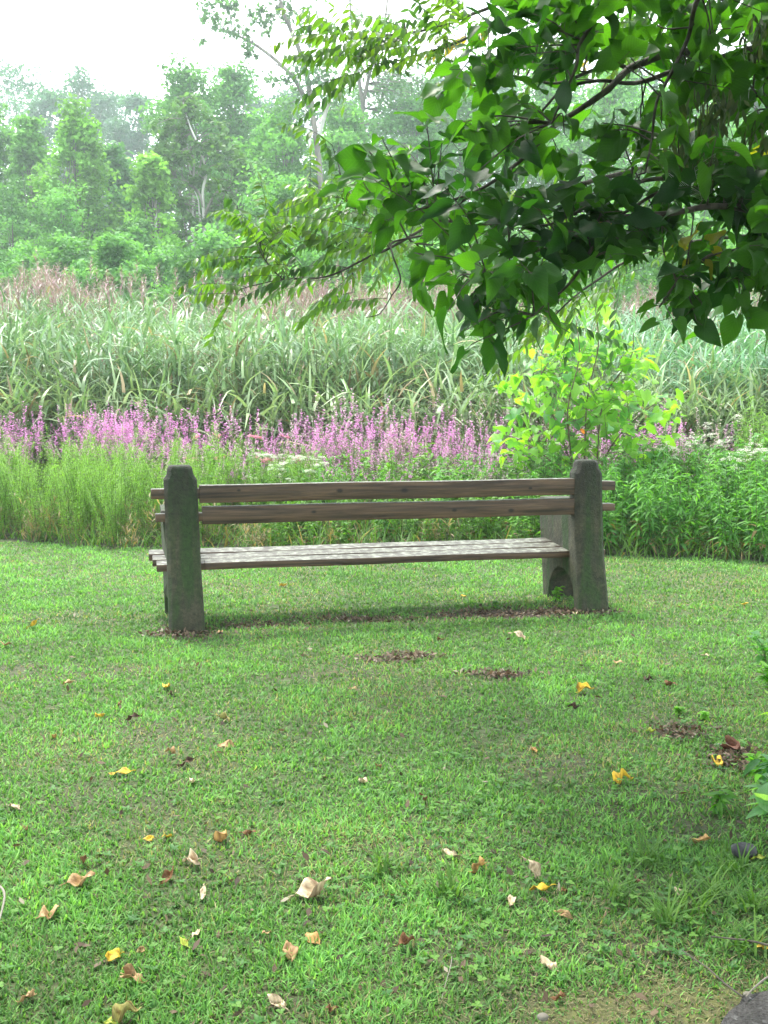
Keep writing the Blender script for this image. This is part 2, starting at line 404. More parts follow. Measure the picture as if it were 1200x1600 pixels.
# paving in the corner
def make_path():
    g = Geo()
    Yv = np.linspace(-2.5, pc[3][1] - .002, 160); n = 24; rows = []
    for y in Yv:
        x0 = float(road_x(y)); rows.append([(x0 + (5.5 - x0) * (k / n) ** 1.7, y, .012 + .002 * math.sin(k * 3 + y * 20)) for k in range(n + 1)])
    v = np.array(rows).reshape(-1, 3)
    q = [(i * (n + 1) + j, i * (n + 1) + j + 1, (i + 1) * (n + 1) + j + 1, (i + 1) * (n + 1) + j) for i in range(len(Yv) - 1) for j in range(n)]
    g.add(v, q=q)
    m, nt, N, L, o = new_mat('old_asphalt')
    tc = N.new('ShaderNodeTexCoord')
    v1 = N.new('ShaderNodeTexVoronoi'); v1.inputs['Scale'].default_value = 110; L.new(tc.outputs['Object'], v1.inputs[0])
    n1 = N.new('ShaderNodeTexNoise'); n1.inputs['Scale'].default_value = 14; n1.inputs['Detail'].default_value = 6; L.new(tc.outputs['Object'], n1.inputs[0])
    cr = N.new('ShaderNodeValToRGB'); cr.color_ramp.elements[0].color = (.008, .007, .006, 1); cr.color_ramp.elements[1].color = (.05, .047, .045, 1)
    cr.color_ramp.elements[0].position = .35; cr.color_ramp.elements[1].position = .75; L.new(n1.outputs[0], cr.inputs[0])
    mx = N.new('ShaderNodeMix'); mx.data_type = 'RGBA'; mx.blend_type = 'ADD'; mx.inputs[0].default_value = .5
    mr = N.new('ShaderNodeMapRange'); L.new(v1.outputs['Color'], mr.inputs[0]); mr.inputs[1].default_value = .8; mr.inputs[2].default_value = 1; mr.inputs[4].default_value = .22
    L.new(cr.outputs[0], mx.inputs[6]); L.new(mr.outputs[0], mx.inputs[7])
    p = N.new('ShaderNodeBsdfPrincipled'); p.inputs['Roughness'].default_value = .8; L.new(mx.outputs[2], p.inputs['Base Color'])
    b = N.new('ShaderNodeBump'); b.inputs['Distance'].default_value = .004; L.new(v1.outputs['Distance'], b.inputs['Height']); L.new(b.outputs[0], p.inputs['Normal'])
    L.new(p.outputs[0], o.inputs['Surface'])
    tag(g.obj('path', m), kind='structure', label='dark paved path at the corner of the lawn')
make_path()

# ------------------------------------------------------------------ the bench
def wood_mat():
    m, nt, N, L, o = new_mat('weathered_wood')
    tc = N.new('ShaderNodeTexCoord'); mp = N.new('ShaderNodeMapping'); mp.inputs['Scale'].default_value = (1.2, 26, 26); L.new(tc.outputs['Object'], mp.inputs[0])
    oi = N.new('ShaderNodeObjectInfo'); ad = N.new('ShaderNodeVectorMath'); ad.operation = 'ADD'; L.new(mp.outputs[0], ad.inputs[0])
    ml = N.new('ShaderNodeMath'); ml.operation = 'MULTIPLY'; ml.inputs[1].default_value = 40; L.new(oi.outputs['Random'], ml.inputs[0]); L.new(ml.outputs[0], ad.inputs[1])
    n1 = N.new('ShaderNodeTexNoise'); n1.inputs['Scale'].default_value = 1.6; n1.inputs['Detail'].default_value = 7; n1.inputs['Roughness'].default_value = .65; n1.inputs['Distortion'].default_value = .6; L.new(ad.outputs[0], n1.inputs[0])
    cr = N.new('ShaderNodeValToRGB'); e = cr.color_ramp.elements; e[0].position = .36; e[0].color = (.022, .012, .007, 1); e[1].position = .62; e[1].color = (.128, .074, .043, 1); L.new(n1.outputs[0], cr.inputs[0])
    # knots
    mk = N.new('ShaderNodeMapping'); mk.inputs['Scale'].default_value = (1.9, 1, 4.5); L.new(tc.outputs['Object'], mk.inputs[0])
    vk = N.new('ShaderNodeTexVoronoi'); vk.inputs['Scale'].default_value = 1.5; L.new(mk.outputs[0], vk.inputs[0])
    kr = N.new('ShaderNodeMapRange'); L.new(vk.outputs['Distance'], kr.inputs[0]); kr.inputs[1].default_value = .035; kr.inputs[2].default_value = .07; kr.inputs[3].default_value = .5; kr.inputs[4].default_value = 1
    last = kr.outputs[0]
    for kx, kz, kr_ in ((.87, .757, .012), (1.25, .752, .014), (.72, .640, .009), (1.55, .63, .010), (2.02, .75, .008), (.3, .77, .007), (1.9, .62, .012)):
        ma = N.new('ShaderNodeVectorMath'); ma.operation = 'MULTIPLY_ADD'; L.new(tc.outputs['Object'], ma.inputs[0]); ma.inputs[1].default_value = (.62, 0, 1); ma.inputs[2].default_value = (-kx * .62, 0, -kz)
        ln = N.new('ShaderNodeVectorMath'); ln.operation = 'LENGTH'; L.new(ma.outputs[0], ln.inputs[0])
        k2 = N.new('ShaderNodeMapRange'); L.new(ln.outputs['Value'], k2.inputs[0]); k2.inputs[1].default_value = kr_ * .55; k2.inputs[2].default_value = kr_ * 1.3; k2.inputs[3].default_value = .15
        mm = N.new('ShaderNodeMath'); mm.operation = 'MULTIPLY'; L.new(last, mm.inputs[0]); L.new(k2.outputs[0], mm.inputs[1]); last = mm.outputs[0]
    sc = N.new('ShaderNodeVectorMath'); sc.operation = 'SCALE'; L.new(cr.outputs[0], sc.inputs[0]); L.new(last, sc.inputs['Scale'])
    # weathered, lichen-spotted upper faces; their paler grey also paints in the sky's reflection
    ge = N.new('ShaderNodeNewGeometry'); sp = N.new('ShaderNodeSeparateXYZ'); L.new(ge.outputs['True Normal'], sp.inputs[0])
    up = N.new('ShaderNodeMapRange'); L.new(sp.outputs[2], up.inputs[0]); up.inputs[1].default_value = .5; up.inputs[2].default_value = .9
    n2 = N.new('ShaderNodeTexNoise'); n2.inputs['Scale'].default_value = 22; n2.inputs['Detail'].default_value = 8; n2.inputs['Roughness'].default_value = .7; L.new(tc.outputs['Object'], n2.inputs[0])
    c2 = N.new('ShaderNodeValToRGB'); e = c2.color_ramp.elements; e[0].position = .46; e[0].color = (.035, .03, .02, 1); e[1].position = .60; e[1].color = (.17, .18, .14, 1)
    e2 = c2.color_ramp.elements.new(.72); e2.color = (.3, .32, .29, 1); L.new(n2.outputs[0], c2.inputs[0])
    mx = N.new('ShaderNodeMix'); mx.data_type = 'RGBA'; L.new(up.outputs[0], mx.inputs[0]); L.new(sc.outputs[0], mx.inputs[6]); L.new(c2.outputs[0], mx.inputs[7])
    p = N.new('ShaderNodeBsdfPrincipled'); p.inputs['Roughness'].default_value = .55; p.inputs['Specular IOR Level'].default_value = .45; L.new(mx.outputs[2], p.inputs['Base Color'])
    b = N.new('ShaderNodeBump'); b.inputs['Distance'].default_value = .003; b.inputs['Strength'].default_value = .7; L.new(n1.outputs[0], b.inputs['Height']); L.new(b.outputs[0], p.inputs['Normal'])
    L.new(p.outputs[0], o.inputs['Surface'])
    return m
def concrete_mat():
    m, nt, N, L, o = new_mat('mossy_concrete')
    tc = N.new('ShaderNodeTexCoord')
    n1 = N.new('ShaderNodeTexNoise'); n1.inputs['Scale'].default_value = 9; n1.inputs['Detail'].default_value = 9; n1.inputs['Roughness'].default_value = .7; L.new(tc.outputs['Object'], n1.inputs[0])
    cr = N.new('ShaderNodeValToRGB'); e = cr.color_ramp.elements; e[0].position = .3; e[0].color = (.013, .015, .009, 1); e[1].position = .72; e[1].color = (.082, .074, .042, 1); L.new(n1.outputs[0], cr.inputs[0])
    # vertical streaks of algae
    mp = N.new('ShaderNodeMapping'); mp.inputs['Scale'].default_value = (13, 13, 1.1); L.new(tc.outputs['Object'], mp.inputs[0])
    n2 = N.new('ShaderNodeTexNoise'); n2.inputs['Scale'].default_value = 1.2; n2.inputs['Detail'].default_value = 5; L.new(mp.outputs[0], n2.inputs[0])
    r2 = N.new('ShaderNodeMapRange'); L.new(n2.outputs[0], r2.inputs[0]); r2.inputs[1].default_value = .46; r2.inputs[2].default_value = .64
    mx = N.new('ShaderNodeMix'); mx.data_type = 'RGBA'; L.new(r2.outputs[0], mx.inputs[0]); L.new(cr.outputs[0], mx.inputs[6]); mx.inputs[7].default_value = (.018, .044, .006, 1)
    # darker stained head of the post
    sp = N.new('ShaderNodeSeparateXYZ'); L.new(tc.outputs['Object'], sp.inputs[0])
    hd = N.new('ShaderNodeMath'); hd.operation = 'MULTIPLY_ADD'; L.new(n1.outputs[0], hd.inputs[0]); hd.inputs[1].default_value = .5; L.new(sp.outputs[2], hd.inputs[2])
    r3 = N.new('ShaderNodeMapRange'); L.new(hd.outputs[0], r3.inputs[0]); r3.inputs[1].default_value = .75; r3.inputs[2].default_value = 1.1; r3.inputs[3].default_value = 1; r3.inputs[4].default_value = .42
    n4 = N.new('ShaderNodeTexNoise'); n4.inputs['Scale'].default_value = 45; n4.inputs['Detail'].default_value = 8; n4.inputs['Roughness'].default_value = .8; L.new(tc.outputs['Object'], n4.inputs[0])
    r4 = N.new('ShaderNodeMapRange'); L.new(n4.outputs[0], r4.inputs[0]); r4.inputs[1].default_value = .32; r4.inputs[2].default_value = .68; r4.inputs[3].default_value = .35; r4.inputs[4].default_value = 1.8
    m4 = N.new('ShaderNodeMath'); m4.operation = 'MULTIPLY'; L.new(r3.outputs[0], m4.inputs[0]); L.new(r4.outputs[0], m4.inputs[1])
    sc = N.new('ShaderNodeVectorMath'); sc.operation = 'SCALE'; L.new(mx.outputs[2], sc.inputs[0]); L.new(m4.outputs[0], sc.inputs['Scale'])
    n3 = N.new('ShaderNodeTexNoise'); n3.inputs['Scale'].default_value = 120; n3.inputs['Detail'].default_value = 4; L.new(tc.outputs['Object'], n3.inputs[0])
    p = N.new('ShaderNodeBsdfPrincipled'); p.inputs['Roughness'].default_value = .8; L.new(sc.outputs[0], p.inputs['Base Color'])
    b = N.new('ShaderNodeBump'); b.inputs['Distance'].default_value = .004; b.inputs['Strength'].default_value = .8; L.new(n3.outputs[0], b.inputs['Height'])
    b2 = N.new('ShaderNodeBump'); b2.inputs['Distance'].default_value = .03; b2.inputs['Strength'].default_value = .8; L.new(n1.outputs[0], b2.inputs['Height']); L.new(b.outputs[0], b2.inputs['Normal'])
    L.new(b2.outputs[0], p.inputs['Normal']); L.new(p.outputs[0], o.inputs['Surface'])
    return m
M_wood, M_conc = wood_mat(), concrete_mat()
def bevel(o, w, seg=2):
    md = o.modifiers.new('bevel', 'BEVEL'); md.width = w; md.segments = seg; md.limit_method = 'ANGLE'; md.angle_limit = R(30)
    return o
def box_v(x0, x1, y0, y1, z0, z1):
    return [(x0, y0, z0), (x1, y0, z0), (x1, y1, z0), (x0, y1, z0), (x0, y0, z1), (x1, y0, z1), (x1, y1, z1), (x0, y1, z1)], \
           [(3, 2, 1, 0), (4, 5, 6, 7), (0, 1, 5, 4), (1, 2, 6, 5), (2, 3, 7, 6), (3, 0, 4, 7)]
def make_bench():
    A = gp(293, 986); Bq = gp(931, 955)
    L_ = math.hypot(Bq[0] - A[0], Bq[1] - A[1]); yaw = math.atan2(Bq[1] - A[1], Bq[0] - A[0])
    root = empty('park_bench', (A[0], A[1], -.012), yaw)
    tag(root, 'weathered wooden bench with two mossy concrete end posts seen from behind', 'bench')
    SH = -.022
    for i, x0 in enumerate((0, L_)):
        # post: lofted chamfered section; (z, rear y, front y, half width, chamfer)
        rings = [(-.06, -.01, .105, .100, .02), (.0, .0, .115, .098, .02), (.12, .022, .14, .096, .021), (.2, .036, .17, .095, .022), (.28, .05, .20, .093, .022), (.40, .068, .205, .092, .024), (.60, .078, .208, .091, .024), (.835, .086, .208, .090, .024),
                 (.862, .094, .203, .072, .022), (.893, .096, .200, .068, .022), (.908, .103, .194, .062, .022), (.913, .112, .186, .054, .018)]
        g = Geo(); vs = []
        for z, ya, yb, hw, ch in rings:
            s = x0 + SH * z
            vs += [(s - hw, ya + ch, z), (s - hw + ch, ya, z), (s + hw - ch, ya, z), (s + hw, ya + ch, z), (s + hw, yb - ch, z), (s + hw - ch, yb, z), (s - hw + ch, yb, z), (s - hw, yb - ch, z)]
        q = [(r * 8 + k, r * 8 + (k + 1) % 8, r * 8 + 8 + (k + 1) % 8, r * 8 + 8 + k) for r in range(len(rings) - 1) for k in range(8)]
        t = len(rings) * 8 - 8
        q += [(t, t + 1, t + 2, t + 3), (t, t + 3, t + 4, t + 7), (t + 4, t + 5, t + 6, t + 7)]
        g.add(vs, q=q)
        po = bevel(g.obj('post', M_conc, root, smooth=False), .006)
        # side panel: armrest, front leg, arched foot opening
        prof = [(.215, .655), (.69, .645), (.70, .60), (.68, .40), (.63, -.05), (.545, -.05), (.54, .02), (.52, .11), (.46, .185), (.38, .225), (.29, .225), (.21, .19), (.16, .13), (.13, .04), (.122, -.05), (.06, -.05), (.09, .2), (.13, .3)]
        g = Geo(); n = len(prof); hw = .084
        ha, hb = (.112, hw) if i == 0 else (hw, .112)
        va = [(x0 + SH * z - (ha if y > .2 else .08), y, z) for y, z in prof] + [(x0 + SH * z + (hb if y > .2 else .08), y, z) for y, z in prof]
        me = bpy.data.meshes.new('side_panel')
        fs = [tuple(range(n)), tuple(range(2 * n - 1, n - 1, -1))] + [((k + 1) % n, k, n + k, n + (k + 1) % n) for k in range(n)]
        me.from_pydata(va, [], fs); me.update(); me.materials.append(M_conc)
        sp = bevel(link('side_panel', me, root), .008)
    # slats: thick middle with thinner tenons that run through the posts
    def slat(name, y0, y1, z0, z1, tz0, tz1, ea, eb, ga, gb, tiltz=0, ty0=None, ty1=None, sag=0.):
        g = Geo(); nx = 28
        xa, xb = .088 + ga - .012, L_ - .088 - gb - .012
        ty0 = y0 if ty0 is None else ty0; ty1 = y1 if ty1 is None else ty1
        stations = [(-.178 - ea, 0), (xa, 0), (xa, 1)] + [(xa + (xb - xa) * k / nx, 1) for k in range(1, nx)] + [(xb, 1), (xb, 0), (L_ + .16 + eb, 0)]
        vs = []
        for x, full in stations:
            a, b, c, d = (y0, y1, z0, z1) if full else (ty0, ty1, tz0, tz1)
            wv = .0015 * math.sin(x * 5 + y0 * 30) + sag * math.sin(max(0, min(1, (x - xa) / (xb - xa))) * math.pi)
            dz = tiltz * (b - a)
            vs += [(x, a, c + wv), (x, b, c + wv + dz), (x, b, d + wv + dz), (x, a, d + wv)]
        q = [(r * 4 + k, r * 4 + (k + 1) % 4, r * 4 + 4 + (k + 1) % 4, r * 4 + 4 + k) for r in range(len(stations) - 1) for k in range(4)]
        n = len(stations) * 4 - 4; q += [(3, 2, 1, 0), (n, n + 1, n + 2, n + 3)]
        g.add(vs, q=[f[::-1] for f in q])
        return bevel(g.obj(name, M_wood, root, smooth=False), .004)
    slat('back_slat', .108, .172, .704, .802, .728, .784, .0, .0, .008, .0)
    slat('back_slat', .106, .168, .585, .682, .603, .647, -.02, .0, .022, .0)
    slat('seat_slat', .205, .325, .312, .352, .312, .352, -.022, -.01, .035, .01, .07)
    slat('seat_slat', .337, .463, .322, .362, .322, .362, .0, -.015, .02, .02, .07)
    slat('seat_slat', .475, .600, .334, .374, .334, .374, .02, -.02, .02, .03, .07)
    return root
bench = make_bench()

# ------------------------------------------------------------------ reed bed
def reed_patch(g, x, y, h, rg, tone, plume=.35):
    n = len(x); z0 = np.zeros(n)
    # stalks
    lean = rg.randn(n, 2) * .07
    st = leaf_tpl(.5, 3, 2, 0, 0, 'blade')
    base = np.stack([x, y, z0], 1)
    rot = rotm(rg.rand(n) * 6.28, R(90) - np.abs(rg.randn(n)) * .07, 0)
    g.inst(st, base, rot, np.stack([.03 + 0 * x, h, h], 1), np.array((.16, .17, .08)) * (.6 + .7 * rg.rand(n, 1)))
    axis = rot[:, :, 1]
    B = [leaf_tpl(.5, 4, 2, 0, d, 'blade') for d in (.25, .6, 1.0)]
    for k in range(9):
        f = .22 + .76 * (k + rg.rand(n)) / 9.
        p = base + axis * (h * f)[:, None]
        ll = (.34 + .3 * rg.rand(n)) * (1.1 - .35 * np.abs(f - .5))
        hue = rg.rand(n, 1); c = (np.array((.105, .215, .085)) * (1 - hue) + np.array((.23, .35, .20)) * hue) * tone
        low = np.clip(1.15 - f * 1.6, 0, 1)
        dead = (rg.rand(n) < .06 + .5 * low)[:, None]
        c = np.where(dead, np.array((.38, .29, .17)) * (.45 + .8 * rg.rand(n, 1)), c)
        c = np.where(rg.rand(n, 1) < .07, np.array((.28, .36, .24)), c) * (.7 + .6 * rg.rand(n, 1))
        r = rotm(rg.rand(n) * 6.28, R(80) - rg.rand(n) ** 1.3 * .95, rg.randn(n) * .3)
        kk = rg.randint(0, 3, n)
        for i in range(3):
            m = kk == i
            g.inst(B[i], p[m], r[m], np.stack([.028 + .022 * rg.rand(m.sum()), ll[m], ll[m]], 1), c[m])
    # plumes
    pl = rg.rand(n) < plume; m = pl.sum()
    if m:
        top = (base + axis * h[:, None])[pl]; ax = axis[pl]
        T = leaf_tpl(.3, 2, 2, 0, .5, 'blade')
        for k in range(30):
            f = k / 30.
            hue = rg.rand(m, 1)
            g.inst(T, top + ax * (.5 * (f - .25)) + rg.randn(m, 3) * .012, rotm(rg.rand(m) * 6.28, R(75) - rg.rand(m) * .8, 0), np.stack([.022 + 0 * hue[:, 0], .26 * (1.15 - f) + .05 * rg.rand(m), .14 + 0 * hue[:, 0]], 1),
                   np.array((.22, .12, .15)) * (1 - hue) + np.array((.38, .26, .27)) * hue)
def make_reeds():
    rg = np.random.RandomState(21); g = Geo()
    n = 8000
    y = 13.6 + 11.5 * rg.rand(n) ** 1.15; x = (rg.rand(n) * 2 - 1) * (.40 * y + 1.6)
    k = y > 13.4 + .7 * np.sin(x * .7) + .5 * np.sin(x * 1.9 + 1)
    x, y = x[k], y[k]
    h = 2.05 + .118 * (y - 13.6) + .5 * (fbm(x * .7, y * .5, 8, 3) - .5) * 2 + .2 * rg.randn(len(x)) - .12 * (x > 2.5)
    tone = (.8 + .45 * fbm(x * .35, y * .35, 14, 2))[:, None] * np.where((x > 3.0)[:, None], np.array((.85, 1.02, 1.1)), np.array((1., 1., 1.)))
    reed_patch(g, x, y, h, rg, tone, .0)
    xs = (rg.rand(900) * 2 - 1) * 7.2; ys = 12.7 + 1.1 * rg.rand(900)
    reed_patch(g, xs, ys, 1.05 + .7 * rg.rand(900) * (ys - 12.3), rg, np.array((1.25, 1.1, 1.0))[None] * np.ones((900, 1)), .0)
    m = (y > 17) & (rg.rand(len(x)) < .30 * np.clip(5 * (fbm(x * .55, y * .25, 66, 2) - .42), .12, 1.5))
    xx, yy, hh = x[m], y[m], h[m] + .28
    reed_patch(g, xx, yy, hh, rg, tone[m], 1.0)
    tag(g.obj('reed_bed', M_reed), 'tall pale green common reeds with brownish purple plumes behind the flowering meadow', 'reeds', kind='stuff')
make_reeds()

# ------------------------------------------------------------------ meadow plants
def stem_geo(h, lean, r0, rg, col=(.10, .15, .05), bend=.12, n=5):
    a = rg.rand() * 6.28; dx, dy = math.cos(a), math.sin(a)
    pts = [(dx * lean * h * (k / n) ** 1.6, dy * lean * h * (k / n) ** 1.6, h * k / n) for k in range(n + 1)]
    g = Geo(); tube(g, pts, np.linspace(r0, r0 * .35, n + 1), 4, col)
    return g, np.array(pts)
def along(pts, f):
    i = np.clip(f * (len(pts) - 1), 0, len(pts) - 1.001); k = i.astype(int); w = (i - k)[:, None]
    return pts[k] * (1 - w) + pts[k + 1] * w
LANCE = leaf_tpl(.13, 4, 3, .2, .35, 'lance'); LANCE2 = leaf_tpl(.13, 4, 3, .2, .85, 'lance'); NEEDLE = leaf_tpl(.07, 2, 2, 0, .3, 'lance')
OVAL = leaf_tpl(.3, 3, 3, .2, .3, 'lance'); PETAL = leaf_tpl(.45, 2, 2, .1, .1, 'oval')
def proto(name, label, cat, group, stems, leaves, flowers=None, fname='bloom', seed=0, fmat=None, lmat=None):
    """one plant: several stems from a foot; leaves = function(g, pts, rg); flowers likewise"""
    rg = np.random.RandomState(seed); root = empty(name); tag(root, label, cat, group)
    gs, gl, gf = Geo(), Geo(), Geo()
    for k in range(stems[0]):
        h = stems[1] * (.72 + .38 * rg.rand()); g, pts = stem_geo(h, stems[2] * (.4 + rg.rand()), stems[3], rg)
        off = np.array((rg.randn() * stems[4], rg.randn() * stems[4], 0)); pts = pts + off
        gs.add(np.concatenate(g.v) + off, q=np.concatenate(g.q), t=None, col=(.1, .15, .05))
        leaves(gl, pts, rg)
        if flowers: flowers(gf, pts, rg)
    gs.obj('stem', M_stem, root); gl.obj('foliage', lmat or M_herb, root)
    if flowers: gf.obj(fname, fmat or M_flower, root)
    root.hide_render = False
    return root
def leaves_lance(c1, c2, n, L, tpl=LANCE, p0=.1, p1=.9, up=.5):
    c1, c2 = np.array(c1), np.array(c2)
    def f(g, pts, rg):
        t = .12 + .88 * rg.rand(n); p = along(pts, t); hue = rg.rand(n, 1)
        dead = (rg.rand(n) < .45 * np.clip(.45 - t, 0, 1) * 2)[:, None]
        c = c1 * (1 - hue) + c2 * hue; c = np.where(dead, np.array((.26, .18, .09)), c)
        g.inst(tpl, p, rotm(rg.rand(n) * 6.28, up + rg.randn(n) * .35, rg.randn(n) * .3), L * (.6 + .6 * rg.rand(n)) * (1.1 - .45 * t), c)
    return f
def spikes(c1, c2, L, rad, n, branches=4):
    """flower spikes of the loosestrife"""
    c1, c2 = np.array(c1), np.array(c2)
    def f(g, pts, rg):
        top = pts[-1]; ends = [(top - (0, 0, L * .1), np.array((rg.randn() * .1, rg.randn() * .1, 1.)), L)]
        for b in range(branches):
            a = rg.rand() * 6.28; q = along(pts, np.array([.6 + .3 * rg.rand()]))[0]
            ends.append((q + np.array((math.cos(a), math.sin(a), .6)) * .06, np.array((math.cos(a) * .35, math.sin(a) * .35, 1.)), L * (.4 + .4 * rg.rand())))
        for s0, d, l in ends:
            m = int(n * l / L); t = rg.rand(m); hue = rg.rand(m, 1)
            p = s0 + d[None] * (t * l)[:, None] + rg.randn(m, 3) * rad * (1.1 - .8 * t)[:, None] * .6
            g.inst(PETAL, p, rotm(rg.rand(m) * 6.28, rg.rand(m) * 1.2 - .2, 0), .013 + .011 * rg.rand(m), c1 * (1 - hue) + c2 * hue)
    return f
def umbels(c1, c2, R_, n, k=5, flat=.02):
    c1, c2 = np.array(c1), np.array(c2)
    def f(g, pts, rg):
        for b in range(k):
            a = rg.rand() * 6.28; r = R_ * 1.1 * math.sqrt(rg.rand()); cc = pts[-1] + np.array((math.cos(a) * r, math.sin(a) * r, -.25 * r + .02 * rg.randn()))
            m = n; aa = rg.rand(m) * 6.28; rr = R_ * .45 * np.sqrt(rg.rand(m)); hue = rg.rand(m, 1)
            p = cc + np.stack([np.cos(aa) * rr, np.sin(aa) * rr, flat * rg.rand(m)], 1)
            g.inst(PETAL, p, rotm(rg.rand(m) * 6.28, rg.randn(m) * .3, 0), .009 + .008 * rg.rand(m), c1 * (1 - hue) + c2 * hue)
    return f
G = lambda *a: a
def protos(count, *a, seed=0, **k):
    return [proto(*a, seed=seed + i * 13, **k) for i in range(count)]
P_feather = protos(4, 'goldenrod', 'soft feathery green goldenrod clump', 'goldenrod', 'feathery goldenrod clumps in the meadow', (6, .95, .22, .004, .06), leaves_lance((.12, .27, .035), (.27, .48, .07), 300, .06, NEEDLE, up=.35), seed=1)
P_leafy = protos(4, 'leafy_herb', 'bright green stems with drooping leaves', 'leafy herb', 'leafy stems massed at the meadow edge', (4, .86, .10, .004, .06), leaves_lance((.06, .20, .035), (.16, .39, .07), 40, .135, LANCE2, up=.5), seed=2)
P_boneset = protos(2, 'boneset', 'plant topped with white flower clusters', 'flowering herb', 'white flowering plants right of the bench', (4, .95, .10, .004, .06), leaves_lance((.07, .18, .05), (.12, .27, .07), 26, .12, LANCE, up=.4), umbels((.5, .55, .42), (.75, .78, .66), .055, 26, 5), seed=3)
P_mid = protos(4, 'meadow_herb', 'low bushy green oval leaved plant', 'meadow plant', 'bushy green plants behind the bench', (6, .62, .25, .004, .06), leaves_lance((.08, .20, .035), (.15, .32, .045), 26, .08, OVAL, up=.5), seed=4)
_lo = lambda sd, c1, c2, nf, br, cnt, hh, look: protos(cnt, 'purple_loosestrife', look + ' loosestrife flower spikes', 'flowering plant', 'purple loosestrife in front of the reeds', (5, hh, .22, .004, .10), leaves_lance((.12, .20, .08), (.20, .29, .13), 60, .06, LANCE, up=.7), spikes(c1, c2, .24, .022, nf, br), fname='bloom', seed=sd)
P_loose = _lo(5, (.56, .20, .48), (.74, .42, .66), 46, 3, 3, 1.0, 'bright magenta') + _lo(105, (.58, .38, .48), (.72, .58, .62), 28, 2, 3, .95, 'pale faded pink') + _lo(205, (.42, .34, .30), (.56, .50, .42), 22, 2, 2, .9, 'brownish seeding')
P_milk = protos(1, 'swamp_milkweed', 'plant with dusty pink flower heads', 'flowering plant', 'pink flat topped flowers behind the bench', (3, .95, .1, .004, .05), leaves_lance((.08, .2, .04), (.14, .3, .05), 22, .1, LANCE), umbels((.62, .22, .32), (.72, .36, .42), .045, 40, 3), seed=6)
P_lace = protos(1, 'white_umbel', 'clump of greenish white flat flower heads', 'flowering herb', 'white flower clump behind the bench back', (5, .84, .15, .004, .07), leaves_lance((.08, .2, .05), (.14, .28, .07), 22, .08, LANCE), umbels((.42, .52, .36), (.66, .72, .56), .07, 60, 5), seed=7)
P_straw = protos(2, 'dry_grass', 'tuft of dry straw coloured grass', 'grass tuft', 'dry straw tufts along the meadow edge', (10, .42, .6, .002, .08), leaves_lance((.2, .15, .08), (.34, .26, .16), 9, .12, leaf_tpl(.05, 2, 2, 0, .3, 'lance'), up=.9), seed=8)
used = set()
def place(ps, x, y, s, rz=None, rg=np.random.RandomState(99)):
    p = ps[rg.randint(len(ps))]
    o = p if p.name not in used else copy_tree(p)
    if p.name not in used: used.add(p.name)
    o.location = (x, y, -.01); o.rotation_euler = (rg.randn() * .05, rg.randn() * .05, rg.rand() * 6.28); o.scale = (s * (.9 + .2 * rg.rand()), s * (.9 + .2 * rg.rand()), s)
    return o
def u_of(x, y): return 600 + 1600 * x / y * 1.0
BASE_LABEL = {}
